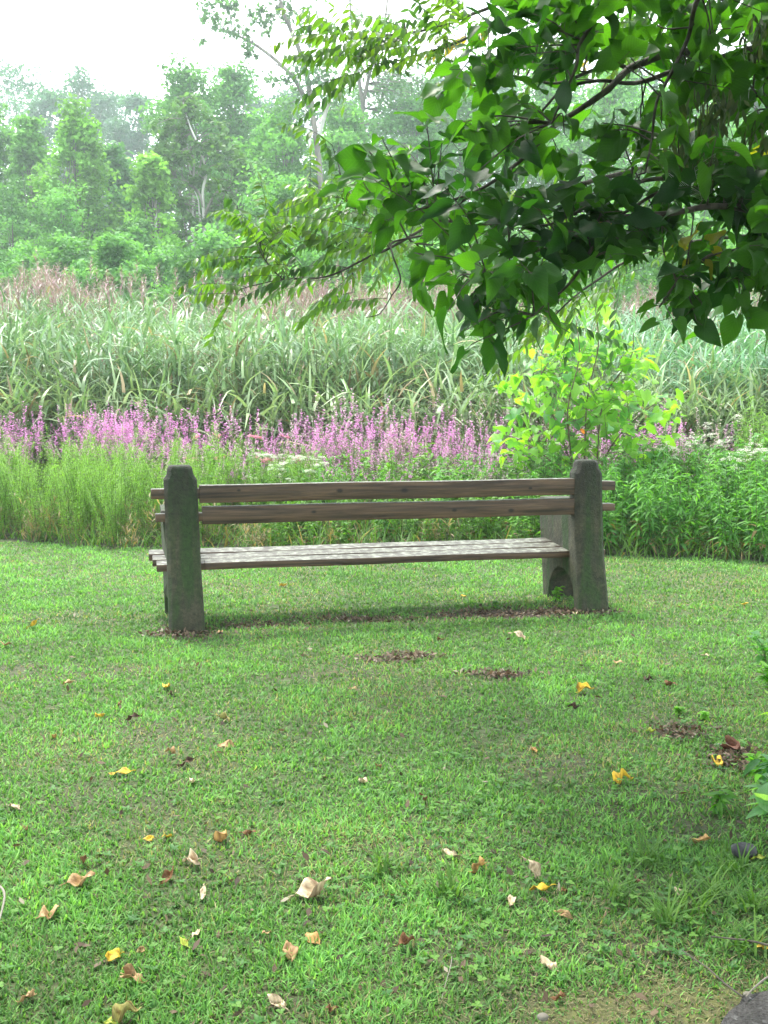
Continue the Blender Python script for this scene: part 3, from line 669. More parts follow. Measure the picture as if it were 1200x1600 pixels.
def make_meadow():
    rg = np.random.RandomState(5)
    cnt = 0
    def fill(ps, n, x0, x1, d0, d1, sf, cond=None):
        """scatter with the lawn edge as origin of depth"""
        pts = []
        for _ in range(n * 8):
            if len(pts) >= n: break
            x = x0 + (x1 - x0) * rg.rand(); d = d0 + (d1 - d0) * rg.rand(); y = lawn_edge(x) + d
            if cond is not None and not cond(x, y): continue
            if any((x - a) ** 2 + (y - b) ** 2 < .012 for a, b in pts): continue
            pts.append((x, y)); o = place(ps, x, y, sf(x, y, d), rg=rg)
            uu = 600 + 1600 * x / y
            zone = 'at the left picture edge' if uu < 60 else 'left of the bench' if uu < 240 else 'behind the left bench post' if uu < 330 else 'behind the left half of the bench' if uu < 600 else 'behind the right half of the bench' if uu < 800 else 'around the sapling' if uu < 940 else 'right of the bench' if uu < 1120 else 'at the right picture edge'
            row = 'in front ' if d < .9 else 'mid meadow ' if d < 2.2 else 'near the reeds '
            o['label'] = BASE_LABEL.setdefault(o.data.name if o.data else o.children[0].data.name, o['label']) + ' ' + row + zone
    # left: feathery goldenrod, x about -5 .. -1
    fill(P_feather, 95, -5.0, -1.55, .1, 2.0, lambda x, y, d: (.74 + .11 * d) * (.85 + .3 * rg.rand()))
    fill(P_feather, 26, -1.7, -.7, .9, 2.6, lambda x, y, d: .74 * (.85 + .3 * rg.rand()))
    fill(P_feather, 12, 3.6, 5.6, 2.6, 4.0, lambda x, y, d: 1.3 * (.85 + .3 * rg.rand()))
    fill(P_loose[:3], 34, -5.8, -2.4, 2.2, 3.6, lambda x, y, d: .86 + .16 * rg.rand())
    fill(P_loose[:3], 24, -1.2, 1.5, 2.6, 3.8, lambda x, y, d: .82 + .2 * rg.rand())
    # low plants behind the bench
    fill(P_mid, 95, -1.9, 1.6, .05, 2.4, lambda x, y, d: (.62 + .22 * d) * (.8 + .4 * rg.rand()))
    fill(P_leafy, 34, -.9, 1.5, .3, 2.4, lambda x, y, d: (.6 + .1 * d) * (.85 + .3 * rg.rand()))
    # right: dense leafy stems
    fill(P_leafy, 190, 1.45, 5.4, .05, 2.8, lambda x, y, d: (.74 + .10 * d + .03 * (x - 2)) * (.9 + .2 * rg.rand()))
    fill(P_boneset, 22, 2.7, 5.4, 1.5, 3.1, lambda x, y, d: (.88 + .05 * d) * (.95 + .15 * rg.rand()))
    fill(P_boneset, 2, .1, 1.4, 2.0, 3.0, lambda x, y, d: .88)
    # loosestrife band
    fill(P_feather + P_mid, 30, -6, 6.5, 2.3, 4.6, lambda x, y, d: .6 + .3 * rg.rand())
    fill(P_loose, 170, -6.0, 6.6, 2.3, 4.7, lambda x, y, d: (.80 + .04 * d) * (.74 + .44 * rg.rand()) * (1.1 if -1.0 < x < 1.2 else 1), cond=lambda x, y: rg.rand() < np.clip(4.5 * (fbm(x * .8, y * .9, 3, 2) - .30), .12, 1))
    fill(P_loose[:3], 12, -3.4, -2.2, 2.6, 4.2, lambda x, y, d: 1.0)
    fill(P_loose, 46, -2.2, 1.4, 1.4, 2.6, lambda x, y, d: .66 * (.85 + .28 * rg.rand()))
    fill(P_milk, 7, -1.9, -1.0, 1.4, 2.4, lambda x, y, d: .9)
    fill(P_lace, 3, -1.2, -.45, 1.0, 1.6, lambda x, y, d: .88)
    fill(P_straw, 16, -4.6, 1.2, -.05, .5, lambda x, y, d: .7 + .5 * rg.rand(), cond=lambda x, y: rg.rand() < .4 + (x < -1))
    # filler ground cover under the plants
    g = Geo(); n = 26000
    x = (rg.rand(n) * 2 - 1) * 7.5; y = lawn_edge(x) + .02 + 5.2 * rg.rand(n) ** 1.1; hue = rg.rand(n, 1)
    h = .16 + .34 * rg.rand(n) * np.clip((y - lawn_edge(x)) / .8 + .3, 0, 1)
    dead = (rg.rand(n) < np.where(x < 1.3, .16, .05) * np.clip(1.6 - (y - lawn_edge(x)), .2, 1))[:, None]
    c = np.array((.06, .14, .03)) * (1 - hue) + np.array((.13, .26, .05)) * hue
    c = np.where(dead, np.array((.30, .22, .11)) * (.5 + .7 * hue), c)
    for i, dr in enumerate((.2, .6, .9)):
        m = np.arange(n) % 3 == i
        g.inst(leaf_tpl(.5, 3, 2, 0, dr, 'blade'), np.stack([x, y, 0 * x - .01], 1)[m], rotm(rg.rand(n) * 6.28, R(82) - np.abs(rg.randn(n)) * .4, 0)[m], np.stack([.012 + 0 * x, h, h], 1)[m], c[m])
    tag(g.obj('meadow_grass', M_grass), 'tangled green and straw coloured grass at the foot of the meadow plants', 'grass', kind='stuff')
make_meadow()
for ps in (P_feather, P_leafy, P_boneset, P_mid, P_loose, P_milk, P_lace, P_straw):
    for p in ps:
        if p.name not in used:
            for ch in list(p.children): bpy.data.objects.remove(ch)
            bpy.data.objects.remove(p)

# ------------------------------------------------------------------ sapling
def make_sapling():
    rg = np.random.RandomState(11)
    root = empty('sapling', (0, 0, 0)); tag(root, 'young bright yellow green sapling with broad lobed leaves behind the right end of the bench', 'sapling')
    D = 10.1
    gl = Geo(); T = [leaf_tpl(.46, 6, 5, .12, .25, 'lobed', .12, s) for s in range(3)]
    stems = [[(893, 790), (893, 720), (887, 640), (905, 560), (900, 500)], [(912, 790), (914, 700), (918, 620), (935, 540), (930, 478)], [(935, 790), (934, 700), (945, 620), (985, 560), (990, 520)], [(905, 760), (880, 690), (850, 610), (845, 560)], [(925, 760), (960, 690), (1010, 640), (1050, 620)], [(900, 770), (860, 720), (815, 690), (795, 680)]]
    ends = []
    for i, s in enumerate(stems):
        pts = [at(u, v, D + .25 * (i - 2.5) * (k / 4)) for k, (u, v) in enumerate(s)]
        pts = smooth_line(pts, 4); g = Geo(); tube(g, pts, np.linspace(.011, .004, len(pts)), 6)
        g.obj('trunk', M_stemwood, root)
        ends.append(pts)
    gb = Geo()
    # crown outline in pixels: (u, v, ru, rv, leaves)
    blobs = [(915, 520, 62, 45, 100), (930, 580, 95, 45, 170), (900, 640, 105, 45, 190), (965, 640, 70, 40, 90), (825, 600, 38, 30, 36), (800, 690, 38, 38, 46), (850, 700, 60, 34, 70), (960, 700, 70, 28, 60), (1015, 700, 32, 18, 18), (1038, 640, 34, 26, 26), (1050, 625, 20, 12, 8), (870, 560, 50, 40, 60), (990, 560, 40, 36, 44), (930, 480, 28, 18, 18), (1045, 688, 14, 10, 5), (785, 610, 14, 10, 6)]
    for u, v, ru, rv, n in blobs:
        n = int(n * .62); a = rg.rand(n) * 6.28; r = np.sqrt(rg.rand(n))
        P = np.array([at(u + math.cos(b) * ru * q, v + math.sin(b) * rv * q, D + rg.randn() * .28) for b, q in zip(a, r)])
        hue = rg.rand(n, 1); c = np.array((.13, .32, .05)) * (1 - hue) + np.array((.27, .50, .08)) * hue
        c = np.where(rg.rand(n, 1) < .18, np.array((.10, .27, .08)), c)
        c = np.where(rg.rand(n, 1) < (.012 if (u < 920 and 590 < v < 660) else 0), np.array((.45, .13, .06)), c)
        k = rg.randint(0, 3, n); R_ = rotm(rg.rand(n) * 6.28, -.35 + rg.randn(n) * .5, rg.randn(n) * .5)
        for i in range(3):
            m = k == i; gl.inst(T[i], P[m], R_[m], (.085 + .07 * rg.rand(n))[m], c[m])
        for p in P[::5]:
            e = ends[rg.randint(len(ends))]; j = np.argmin(((e - p) ** 2).sum(1)); j = max(0, j - 2)
            tube(gb, smooth_line([e[j], (e[j] + p) / 2 - (0, 0, .03), p], 3), (.0035, .0015), 3)
    gb.obj('branches', M_stemwood, root); gl.obj('foliage', leaf_mat('sapling_leaves', trans=.5, rough=.45, spec=.35, veins=True, tgain=(1.5, 1.6, .4)), root)
M_stemwood = bark_mat('young_bark', (.10, .075, .045), (.2, .16, .1), 20)
make_sapling()

# ------------------------------------------------------------------ trees beyond the reeds
def far_tree(name, label, cat, u, vtop, D, wpx, seed, col=(.06, .13, .035), col2=None, n=5200, leaf=.26, trunk='dark', h0=.22, shape='dome', clumps=46, lean=0., vis=None, group=None, tr=.16, density=1.):
    """a tree standing at distance D whose top shows at pixel (u, vtop) and whose crown is wpx pixels wide"""
    rg = np.random.RandomState(seed)
    top = at(u, vtop, D); H = top[2]; W = wpx / 1600 * D / 2
    bx = top[0] - lean * H
    root = empty(name, (bx, D, -.02)); tag(root, label, cat, group)
    mats = {'dark': M_bark, 'grey': M_greybark, 'white': M_white}
    g = Geo(); kk = 9
    line = np.array([(lean * H * t + .12 * W * math.sin(t * 4 + seed) * t, .1 * W * math.sin(t * 3 + seed * 2), H * .93 * t) for t in np.linspace(0, 1, kk)])
    tube(g, smooth_line(line, 3), np.linspace(tr, tr * .15, (kk - 1) * 3 + 1), 7, wob=.2, rg=rg)
    g.obj('trunk', mats[trunk], root)
    gb = Geo(); gl = Geo(); T = leaf_tpl(.33, 2, 2, 0, .3, 'lance')
    c1 = np.array(col); c2 = np.array(col2 if col2 is not None else np.array(col) * 1.9 + (.02, .03, 0))
    per = int(n * 2.5 / clumps)
    for k in range(clumps):
        f = h0 + (1 - h0) * ((k + .5) / clumps) ** .85
        e = {'dome': math.sqrt(max(0, 1 - max(0, (f - .38) / .63) ** 2)) * min(1, .55 + f), 'cone': (1.08 - f) ** .75 * min(1, .4 + 2.2 * (f - h0) / (1 - h0)), 'sparse': .35 + .9 * f}[shape]
        a = k * 2.399 + rg.rand(); r = W * e * (.1 + .9 * rg.rand() ** .6)
        if f > .93: r *= .5
        cx = lean * H * f + r * math.cos(a); cy = r * math.sin(a); cz = H * f - .04 * H * rg.rand()
        c = np.array((cx, cy, cz)); tf = max(0, f - .12 - .18 * rg.rand()); s0 = np.array([np.interp(tf, np.linspace(0, .93, kk), line[:, i]) for i in range(3)])
        tube(gb, smooth_line([s0, (s0 + c) / 2 + (0, 0, -.03 * H * rg.rand()), c], 3), (tr * .32, tr * .06), 4)
        cr = W * (.34 + .22 * rg.rand()) * (1.15 - .3 * f) * (1 if shape != 'sparse' else .62); m = int(per * (.6 + .8 * rg.rand()) * density)
        d = rg.randn(m, 3); d /= np.linalg.norm(d, axis=1)[:, None] + 1e-6
        d *= (rg.rand(m, 1) ** .45); sub = rg.randn(7, 3) * .55; j = rg.randint(0, 7, m)
        P = c + (d * .55 + sub[j] * .6) * np.array((cr, cr, cr * .62))
        hue = np.clip(.45 + .2 * rg.randn(m, 1) + .9 * (rg.rand() - .5), -.3, 1.3)
        cc = (c1 * (1 - hue) + c2 * hue) * np.array((1.12, 1.28, 1.3))
        if vis:
            tz = np.clip(P[:, 2] / H, 0, .93); tx = np.interp(tz, np.linspace(0, .93, kk), line[:, 0]); kp = ~((abs(P[:, 0] - tx) < .5) & (P[:, 1] < .3) & (tz > vis[0]) & (tz < vis[1]) & (rg.rand(m) < .9)); P = P[kp]; cc = cc[kp]; m = len(P)
        gl.inst(T, P, rotm(rg.rand(m) * 6.28, rg.randn(m) * .55, rg.randn(m) * .7), leaf * .62 * (.6 + .8 * rg.rand(m)), cc)
    gb.obj('branches', M_greybark, root)
    gl.obj('crown', M_far, root)
    return root
GF = 'trees beyond the reed bed'
# hazy far wood
far_labels = ['hazy blue green far tree cut by the left picture edge', 'hazy far tree above the slim tree with the pale trunk', 'hazy blue far tree left of the pointed yellow green tree', 'highest hazy far tree right behind the pointed yellow green tree', 'hazy blue far tree right of the pointed yellow green tree top', 'hazy dark far tree filling the dip beside the two knobbly tops', 'hazy far tree behind the two knobbly tops', 'hazy far tree behind the start of the arching grey limb']
blue = ((.035, .085, .05), (.07, .15, .08))
for i, (u, v, w) in enumerate([(-60, 120, 180), (20, 100, 170), (75, 128, 130), (128, 105, 120), (165, 135, 120), (215, 142, 130), (290, 150, 140), (380, 118, 150), (450, 135, 150), (540, 150, 140), (620, 120, 150), (700, 110, 170), (790, 90, 170), (880, 100, 170), (980, 80, 180), (1080, 100, 180), (1180, 90, 180), (1280, 100, 180)]):
    far_tree('far_tree', far_labels[i] if i < 8 else 'dark blue green tree in the hazy distant wood behind the nearer trees', 'tree', u, v, 92 + 9 * math.sin(i * 2.1), w * 1.2, 300 + i, blue[0], blue[1], 5200, .5, 'grey', .12, clumps=44, group='hazy wood at the far back', tr=.25)
mid = [
 # name, label, u, vtop, D, w, col, trunk, shape, lean, h0
 ('leafy_tree', 'pale green tree at the left edge of the wood, cut by the picture edge', -30, 165, 47, 170, (.07, .15, .04), 'grey', 'dome', 0, .1),
 ('leafy_tree', 'slim light green tree with a thin pale trunk, second from the left', 42, 180, 45, 120, (.075, .16, .035), 'white', 'cone', -.01, .12),
 ('leafy_tree', 'pointed yellow green tree with a white trunk, left of the tall round tree', 118, 168, 43, 170, (.09, .18, .03), 'white', 'cone', .01, .10),
 ('leafy_tree', 'tall round crowned tree with two knobbly tops against the sky', 290, 108, 50, 190, (.055, .13, .035), 'white', 'dome', -.01, .12),
 ('leafy_tree', 'broad tree whose top rises just right of the two knobbly tops', 365, 100, 52, 170, (.06, .14, .04), 'grey', 'dome', 0, .15),
 ('leafy_tree', 'rounded mid green tree below the tall leaning grey limb', 440, 175, 48, 190, (.07, .16, .035), 'grey', 'dome', 0, .1),
 ('leafy_tree', 'pale green spreading tree in the centre behind the feathery branch', 540, 165, 50, 200, (.08, .17, .045), 'grey', 'dome', 0, .08),
 ('leafy_tree', 'hazy green tree between the feathery branch and the dark leaves', 640, 150, 52, 190, (.07, .15, .05), 'grey', 'dome', 0, .08),
 ('leafy_tree', 'green tree half hidden by the left tip of the dark leafy branch', 730, 130, 54, 200, (.07, .16, .04), 'grey', 'dome', 0, .1),
 ('leafy_tree', 'green tree seen through the opening in the dark branches', 850, 110, 52, 210, (.07, .16, .04), 'grey', 'dome', 0, .1),
 ('leafy_tree', 'pale green tree seen under the arching bare limb', 960, 105, 50, 210, (.075, .17, .045), 'grey', 'dome', 0, .1),
 ('leafy_tree', 'bright green tree behind the hanging seed clusters', 1080, 90, 50, 210, (.07, .16, .04), 'grey', 'dome', 0, .1),
 ('leafy_tree', 'green tree behind the leaves at the upper right corner', 1190, 100, 50, 210, (.07, .16, .04), 'grey', 'dome', 0, .1),
 ('leafy_tree', 'small bright lime green tree in front of the tall round tree', 238, 240, 38, 110, (.12, .22, .04), 'white', 'cone', 0, .15),
 ('leafy_tree', 'dark green tree filling the gap left of the lime green tree', 175, 235, 46, 150, (.05, .12, .04), 'grey', 'dome', 0, .05),
]
for i, (nm, lb, u, v, D, w, c, tk, sh, ln, h0) in enumerate(mid):
    far_tree(nm, lb, 'tree', u, v, D, w, 40 + i * 3, c, None, 8600 if sh != 'sparse' else 3400, .30, tk, h0, sh, 74 if sh != 'sparse' else 30, ln, vis=(.15, .85) if tk == 'white' else None, group=GF, tr=.16 if tk == 'white' else .17)
# understorey thicket
SPOT = ['cut by the left picture edge', 'under the slim tree with the pale trunk', 'under the pointed yellow green tree', 'below the lime green tree, on its left', 'below the lime green tree, on its right', 'just left of the clear white trunk', 'at the foot of the clear white trunk', 'right of the clear white trunk', 'behind the left tips of the feathery branch', 'behind the middle of the feathery branch', 'behind the right part of the feathery branch', 'behind the lowest dark leaves', 'behind the top of the yellow green sapling', 'behind the gap in the dark leaves', 'behind the right group of dark leaves', 'near the right picture edge', 'beyond the right picture edge', 'raised behind the clear white trunk', 'raised under the arching grey limb', 'raised behind the pointed tree', 'raised at the left edge of the wood', 'raised behind the feathery branch']
def shrub_label(i, u, v): return ['bushy green', 'pale leafy', 'dark green'][i % 3] + ' shrub ' + SPOT[i]
for i, (u, v, w) in enumerate([(-40, 350, 150), (40, 385, 120), (100, 370, 150), (175, 375, 140), (250, 385, 130), (215, 340, 110), (330, 365, 160), (410, 350, 160), (480, 330, 170), (560, 340, 180), (650, 330, 190), (750, 330, 190), (850, 340, 190), (950, 330, 200), (1050, 330, 200), (1160, 330, 200), (1260, 330, 200), (370, 345, 120), (430, 270, 160), (90, 290, 140), (10, 290, 140), (560, 270, 180)]):
    c = [(.07, .15, .045), (.09, .19, .05), (.06, .13, .04)][i % 3]
    far_tree('shrub', shrub_label(i, u, v), 'shrub', u, v, 31 + 4.5 * math.sin(i * 1.7) + (5 if i > 16 else 0), w * 1.25, 500 + i, c, None, 5200, .2, 'dark', .04, 'dome', 40, 0, group='shrubs below the trees', tr=.06)

# tall bare-limbed tree leaning over the wood
def limb_tree(name, label, D, limbs, leafblobs, seed, col, mat):
    rg = np.random.RandomState(seed); root = empty(name, (0, 0, 0)); tag(root, label, 'tree', GF)
    for i, (pts, r0, r1, m_) in enumerate(limbs):
        P = smooth_line([at(u, v, D + dy) for u, v, dy in pts], 4); g = Geo(); tube(g, P, np.linspace(r0, r1, len(P)), 7, wob=.15, rg=rg)
        g.obj('trunk' if i == 0 else 'limb', m_, root)
    gl = Geo(); T = leaf_tpl(.36, 2, 2, 0, .3, 'lance'); gt = Geo()
    allp = np.concatenate([smooth_line([at(u, v, D + dy) for u, v, dy in l[0]], 4) for l in limbs])
    for u, v, ru, rv, n in leafblobs:
        n = int(n * 1.8); c = at(u, v, D); s = D / 1600; sub = rg.randn(max(3, n // 22), 3) * .55; j = rg.randint(0, len(sub), n)
        P = c + (sub[j] * np.array((ru * s, ru * s, rv * s)) + rg.randn(n, 3) * .16 * np.array((ru * s, ru * s, rv * s)))
        h = rg.rand(n, 1)
        gl.inst(T, P, rotm(rg.rand(n) * 6.28, rg.randn(n) * .6, rg.randn(n) * .6), .15 + .13 * rg.rand(n), np.array(col) * (.7 + .8 * h))
        for q in sub:
            e = c + q * np.array((ru * s, ru * s, rv * s)); a = allp[np.argmin(((allp - e) ** 2).sum(1))]
            tube(gt, smooth_line([a, (a + e) / 2 + (0, 0, .15), e], 3), (.022, .01), 3)
    gt.obj('twigs', M_greybark, root); gl.obj('crown', M_far, root)
limb_tree('leaning_tree', 'tall sparse tree with a long grey limb arching left over the wood', 46,
    [([(515, 470, 0), (505, 330, 0), (492, 200, 0), (480, 160, 0), (455, 118, 0), (420, 85, 0), (385, 62, .5), (340, 45, 1)], .15, .04, M_greybark),
     ([(488, 168, 0), (475, 100, 0), (458, 55, -.5), (440, 10, -1), (430, -60, -1)], .13, .05, M_greybark), ([(486, 240, 0), (478, 175, 0), (468, 140, .4), (462, 118, 1)], .08, .04, M_white),
     ([(497, 215, 0), (512, 165, -.5), (520, 140, -1)], .1, .05, M_white), ([(463, 122, 0), (440, 105, 0), (425, 98, 0)], .05, .02, M_greybark)],
    [(330, 20, 26, 22, 90), (358, 10, 22, 16, 60), (398, 40, 26, 24, 110), (430, 30, 30, 20, 90), (460, 20, 26, 20, 70), (385, 75, 12, 10, 26), (308, 62, 8, 6, 8), (340, 38, 20, 10, 30), (455, 130, 40, 26, 130), (480, 75, 18, 24, 60), (440, -40, 60, 40, 200), (500, 150, 40, 40, 160), (530, 120, 30, 40, 110)], 71, (.09, .19, .08), M_greybark)
limb_tree('forked_tree', 'pale forked tree with bare limbs behind the feathery twigs at the top', 52,
    [([(575, 420, 0), (572, 260, 0), (566, 180, 0), (574, 130, 0), (586, 85, 0), (600, 40, 0), (610, -40, 0)], .14, .04, M_greybark), ([(568, 170, 0), (560, 120, 0), (552, 60, 1), (545, -20, 1)], .1, .04, M_greybark)],
    [(600, 120, 60, 40, 330), (650, 140, 60, 34, 330), (690, 170, 40, 30, 200), (620, 190, 60, 30, 260), (560, 60, 40, 30, 90), (640, 60, 50, 30, 110)], 72, (.08, .18, .07), M_greybark)

limb_tree('leafy_tree', 'slender light tree with a clear white trunk left of the centre', 40,
    [([(332, 500, 0), (326, 430, 0), (320, 380, 0), (318, 330, 0), (317, 298, 0), (322, 266, 0), (310, 228, 0), (296, 195, 0), (286, 160, 0)], .085, .025, M_white), ([(318, 325, 0), (310, 300, 0), (290, 285, .3), (272, 276, .5)], .06, .02, M_greybark), ([(320, 335, 0), (335, 305, 0), (355, 290, .3), (375, 278, .6)], .06, .02, M_greybark), ([(313, 350, .2), (311, 325, .2), (309, 310, .2), (300, 290, .5)], .04, .02, M_white)],
    [(262, 250, 34, 26, 300), (295, 175, 30, 26, 260), (340, 230, 30, 24, 220), (375, 265, 30, 20, 200), (280, 310, 26, 20, 140), (365, 320, 30, 20, 160), (270, 215, 24, 20, 140), (345, 385, 30, 26, 160), (290, 390, 24, 26, 130), (318, 280, 22, 14, 110), (322, 350, 24, 10, 60), (318, 400, 26, 12, 90)], 73, (.075, .16, .045), M_white)

# ------------------------------------------------------------------ overhanging trees on the right
LEAF_B = [leaf_tpl(.40, 8, 5, .16, .25, 'heart', .10, 1), leaf_tpl(.36, 8, 5, .22, .45, 'heart', .16, 2), leaf_tpl(.44, 8, 5, .08, .12, 'heart', .2, 3), leaf_tpl(.40, 8, 5, .12, .4, 'lobed', .15, 4)]
def poly_in(x, y, poly):
    c = False; n = len(poly)
    for i in range(n):
        x1, y1 = poly[i]; x2, y2 = poly[i - 1]
        if (y1 > y) != (y2 > y) and x < (x2 - x1) * (y - y1) / (y2 - y1) + x1: c = not c
    return c
def dirrot(d, roll):
    """rotation whose +Y runs along each direction, roll about it"""
    d = np.asarray(d, float); d = d / (np.linalg.norm(d, axis=1)[:, None] + 1e-9)
    yaw = np.arctan2(-d[:, 0], d[:, 1]); pitch = np.arcsin(np.clip(d[:, 2], -1, 1))
    return rotm(yaw, pitch, roll)
def make_broad_tree():
    rg = np.random.RandomState(31)
    root = empty('broadleaf_tree', (3.15, 3.35, 0)); tag(root, 'dark broad leaved tree reaching in from the right over the lawn', 'tree')
    off = np.array((3.15, 3.35, 0))
    def build(g, name, m): return g.obj(name, m, root)
    g = Geo()
    tk = smooth_line(np.array([(3.25, 3.3, -.1), (3.2, 3.35, .8), (3.1, 3.4, 1.8), (3.05, 3.3, 2.8), (3.15, 3.1, 4.2), (3.0, 2.8, 6.0), (2.8, 2.5, 8.0)]), 6) - off
    tube(g, tk, np.linspace(.17, .05, len(tk)), 12, wob=.12, rg=rg); g.obj('trunk', M_bark, root)
    limbs = [
        ([(1500, 150), (1300, 90), (1200, 77), (1130, 92), (1100, 96), (1075, 82), (1045, 82), (1010, 96), (982, 108), (950, 140), (910, 168), (865, 198), (835, 230), (800, 262), (750, 296), (690, 318), (640, 330)], 3.9, .024, .004),
        ([(1100, 98), (1060, 108), (1010, 126), (980, 130), (940, 126), (900, 132), (872, 146), (850, 170), (832, 188)], 3.9, .010, .004),
        ([(1130, -60), (1095, -10), (1083, 20), (1075, 60), (1050, 112), (1026, 160), (1018, 220), (1008, 270)], 3.5, .010, .003),
        ([(980, -80), (945, -20), (930, 30), (905, 70), (900, 105), (880, 150), (862, 192)], 3.5, .010, .003),
        ([(1500, 240), (1300, 250), (1200, 254), (1120, 272), (1050, 278), (1000, 284), (940, 312), (880, 342), (850, 352), (800, 350)], 3.7, .014, .003),
        ([(1500, 360), (1300, 340), (1200, 332), (1120, 322), (1050, 333), (980, 338), (930, 355), (880, 378), (820, 400), (760, 430)], 3.6, .016, .003),
        ([(1060, 290), (1020, 305), (980, 330), (940, 350), (900, 356)], 3.7, .008, .003),
        ([(982, 108), (960, 100), (920, 112), (870, 130), (810, 120), (760, 110)], 3.9, .009, .003),
        ([(1130, 0), (1090, -20), (1100, 40), (1110, 80), (1160, 120), (1200, 170)], 3.8, .006, .003),
        ([(1500, 470), (1350, 430), (1200, 400), (1120, 395), (1060, 440), (1030, 480)], 3.5, .012, .003),
        ([(930, 380), (900, 430), (875, 458), (850, 478), (835, 492)], 3.6, .007, .002),
        ([(875, 458), (858, 470), (862, 500), (890, 520)], 3.6, .003, .0015),
        ([(750, 296), (700, 330), (650, 380), (620, 340)], 3.9, .008, .003),
    ]
    allp = [tk + off]; gb = Geo()
    for i, (p, Y, r0, r1) in enumerate(limbs):
        pts = [at(u, v, Y + .05 * math.sin(k * 1.9 + i)) for k, (u, v) in enumerate(p)]
        if p[0][0] >= 1490: pts = [np.array((3.08, 3.4, pts[0][2] - .25))] + pts
        P = smooth_line(pts, 5); g = Geo(); tube(g, P - off, np.linspace(r0, r1, len(P)), 8, wob=.12, rg=rg)
        g.obj('branch', M_bark, root); allp.append(P[8 if p[0][0] >= 1490 else 0:])
    allp = np.concatenate(allp[1:])
    outline = [(780, -60), (760, 30), (745, 85), (685, 138), (655, 190), (600, 200), (570, 245), (535, 285), (550, 320), (610, 345), (640, 395), (640, 440), (690, 455), (705, 520), (745, 548), (800, 510), (845, 440), (925, 445), (1000, 400), (1055, 400), (1010, 470), (1045, 540), (1085, 550), (1130, 490), (1215, 540), (1260, 540), (1260, -60)]
    holes = [(965, 150, 76, 36), (990, 440, 60, 34), (1090, 190, 26, 26), (760, 385, 26, 20), (640, 360, 24, 20), (905, 250, 24, 18), (960, 60, 22, 22), (860, 235, 18, 16), (1010, 300, 20, 16), (800, 150, 22, 18), (1150, 230, 18, 16)]
    gl, gt = Geo(), Geo(); twigs = 0; tries = 0; tips = []
    dark = [(870, 375, 95, 55), (700, 270, 50, 70), (1140, 300, 70, 90), (1110, 450, 70, 60), (740, 490, 50, 50), (960, 330, 100, 50), (800, 300, 80, 50), (850, 60, 60, 50)]  # zones of denser twigs; darker leaf colour here paints in silhouetted clumps
    NT = 250
    while twigs < NT and tries < 26000:
        tries += 1
        u = 545 + 700 * rg.rand(); v = -50 + 610 * rg.rand()
        if not poly_in(u, v, outline): continue
        if any(((u - a) / c) ** 2 + ((v - b) / d) ** 2 < 1 for a, b, c, d in holes): continue
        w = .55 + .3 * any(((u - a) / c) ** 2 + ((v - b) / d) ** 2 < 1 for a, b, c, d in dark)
        if rg.rand() > w: continue
        if any((u - a) ** 2 + (v - b) ** 2 < 23 ** 2 for a, b in tips): continue
        tips.append((u, v))
        twigs += 1
        Y = 3.75 + rg.randn() * .28 - (.15 if v > 330 else 0)
        tip = at(u, v, Y)
        dd = ((allp - tip) ** 2).sum(1); j = np.argmin(dd + (allp[:, 0] < tip[0] - .05) * .3); a = allp[j]
        L_ = np.linalg.norm(tip - a)
        if L_ > .75: a = tip + (a - tip) * .75 / L_
        mid_ = (a + tip) / 2 + np.array((0, 0, .06 * L_)) + rg.randn(3) * .02
        P = smooth_line([a, mid_, tip], 5); tube(gt, P - off, np.linspace(.0035, .0016, len(P)), 4)
        nl = rg.randint(4, 8)
        t = np.linspace(.45, 1, nl); k = (t * (len(P) - 1)).astype(int); base = P[k]
        side = np.where(np.arange(nl) % 2, 1, -1)
        tw = P[-1] - P[0]; tw = tw / (np.linalg.norm(tw) + 1e-6)
        perp = np.cross(tw, (0, 0, 1.)); perp /= np.linalg.norm(perp) + 1e-6
        d = tw[None] * .5 + perp[None] * (side * .8)[:, None] + np.array((0, 0, -.42)) + rg.randn(nl, 3) * .5
        d /= np.linalg.norm(d, axis=1)[:, None]
        pet = .03 + .03 * rg.rand(nl)
        b2 = base + d * pet[:, None] + np.array((0, 0, .008))
        for q0, q1 in zip(base, b2): tube(gt, np.array([q0, q1]) - off, .0011, 3, (.5, .6, .3))
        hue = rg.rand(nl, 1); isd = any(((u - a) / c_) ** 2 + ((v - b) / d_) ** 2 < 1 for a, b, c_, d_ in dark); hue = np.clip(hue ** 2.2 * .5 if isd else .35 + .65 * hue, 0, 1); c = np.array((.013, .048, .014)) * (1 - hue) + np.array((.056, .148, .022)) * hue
        if rg.rand() < .012: c = c * 0 + np.array((.30, .26, .04)) * (.6 + .5 * hue)
        lp = b2 + d * .06; uu = 600 + 1600 * lp[:, 0] / lp[:, 1]; vv = 630 - 1600 * (lp[:, 2] - CAM_H) / lp[:, 1]
        ok = np.array([not any(((a1 - a) / (.8 * c_)) ** 2 + ((a2 - b) / (.8 * d_)) ** 2 < 1 for a, b, c_, d_ in holes) for a1, a2 in zip(uu, vv)])
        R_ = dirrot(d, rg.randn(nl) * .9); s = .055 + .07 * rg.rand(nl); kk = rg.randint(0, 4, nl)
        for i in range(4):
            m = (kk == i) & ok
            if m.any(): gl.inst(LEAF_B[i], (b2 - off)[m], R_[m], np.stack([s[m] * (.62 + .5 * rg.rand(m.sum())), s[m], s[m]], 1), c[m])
    gt.obj('twigs', M_bark, root)
    # the rest of the crown, above and behind the camera
    n = 19000; T = leaf_tpl(.42, 3, 3, .15, .3, 'heart')
    cl = np.stack([-6 + 13 * rg.rand(420), -6 + 10.0 * rg.rand(420), 3.0 + 5.2 * rg.rand(420)], 1)
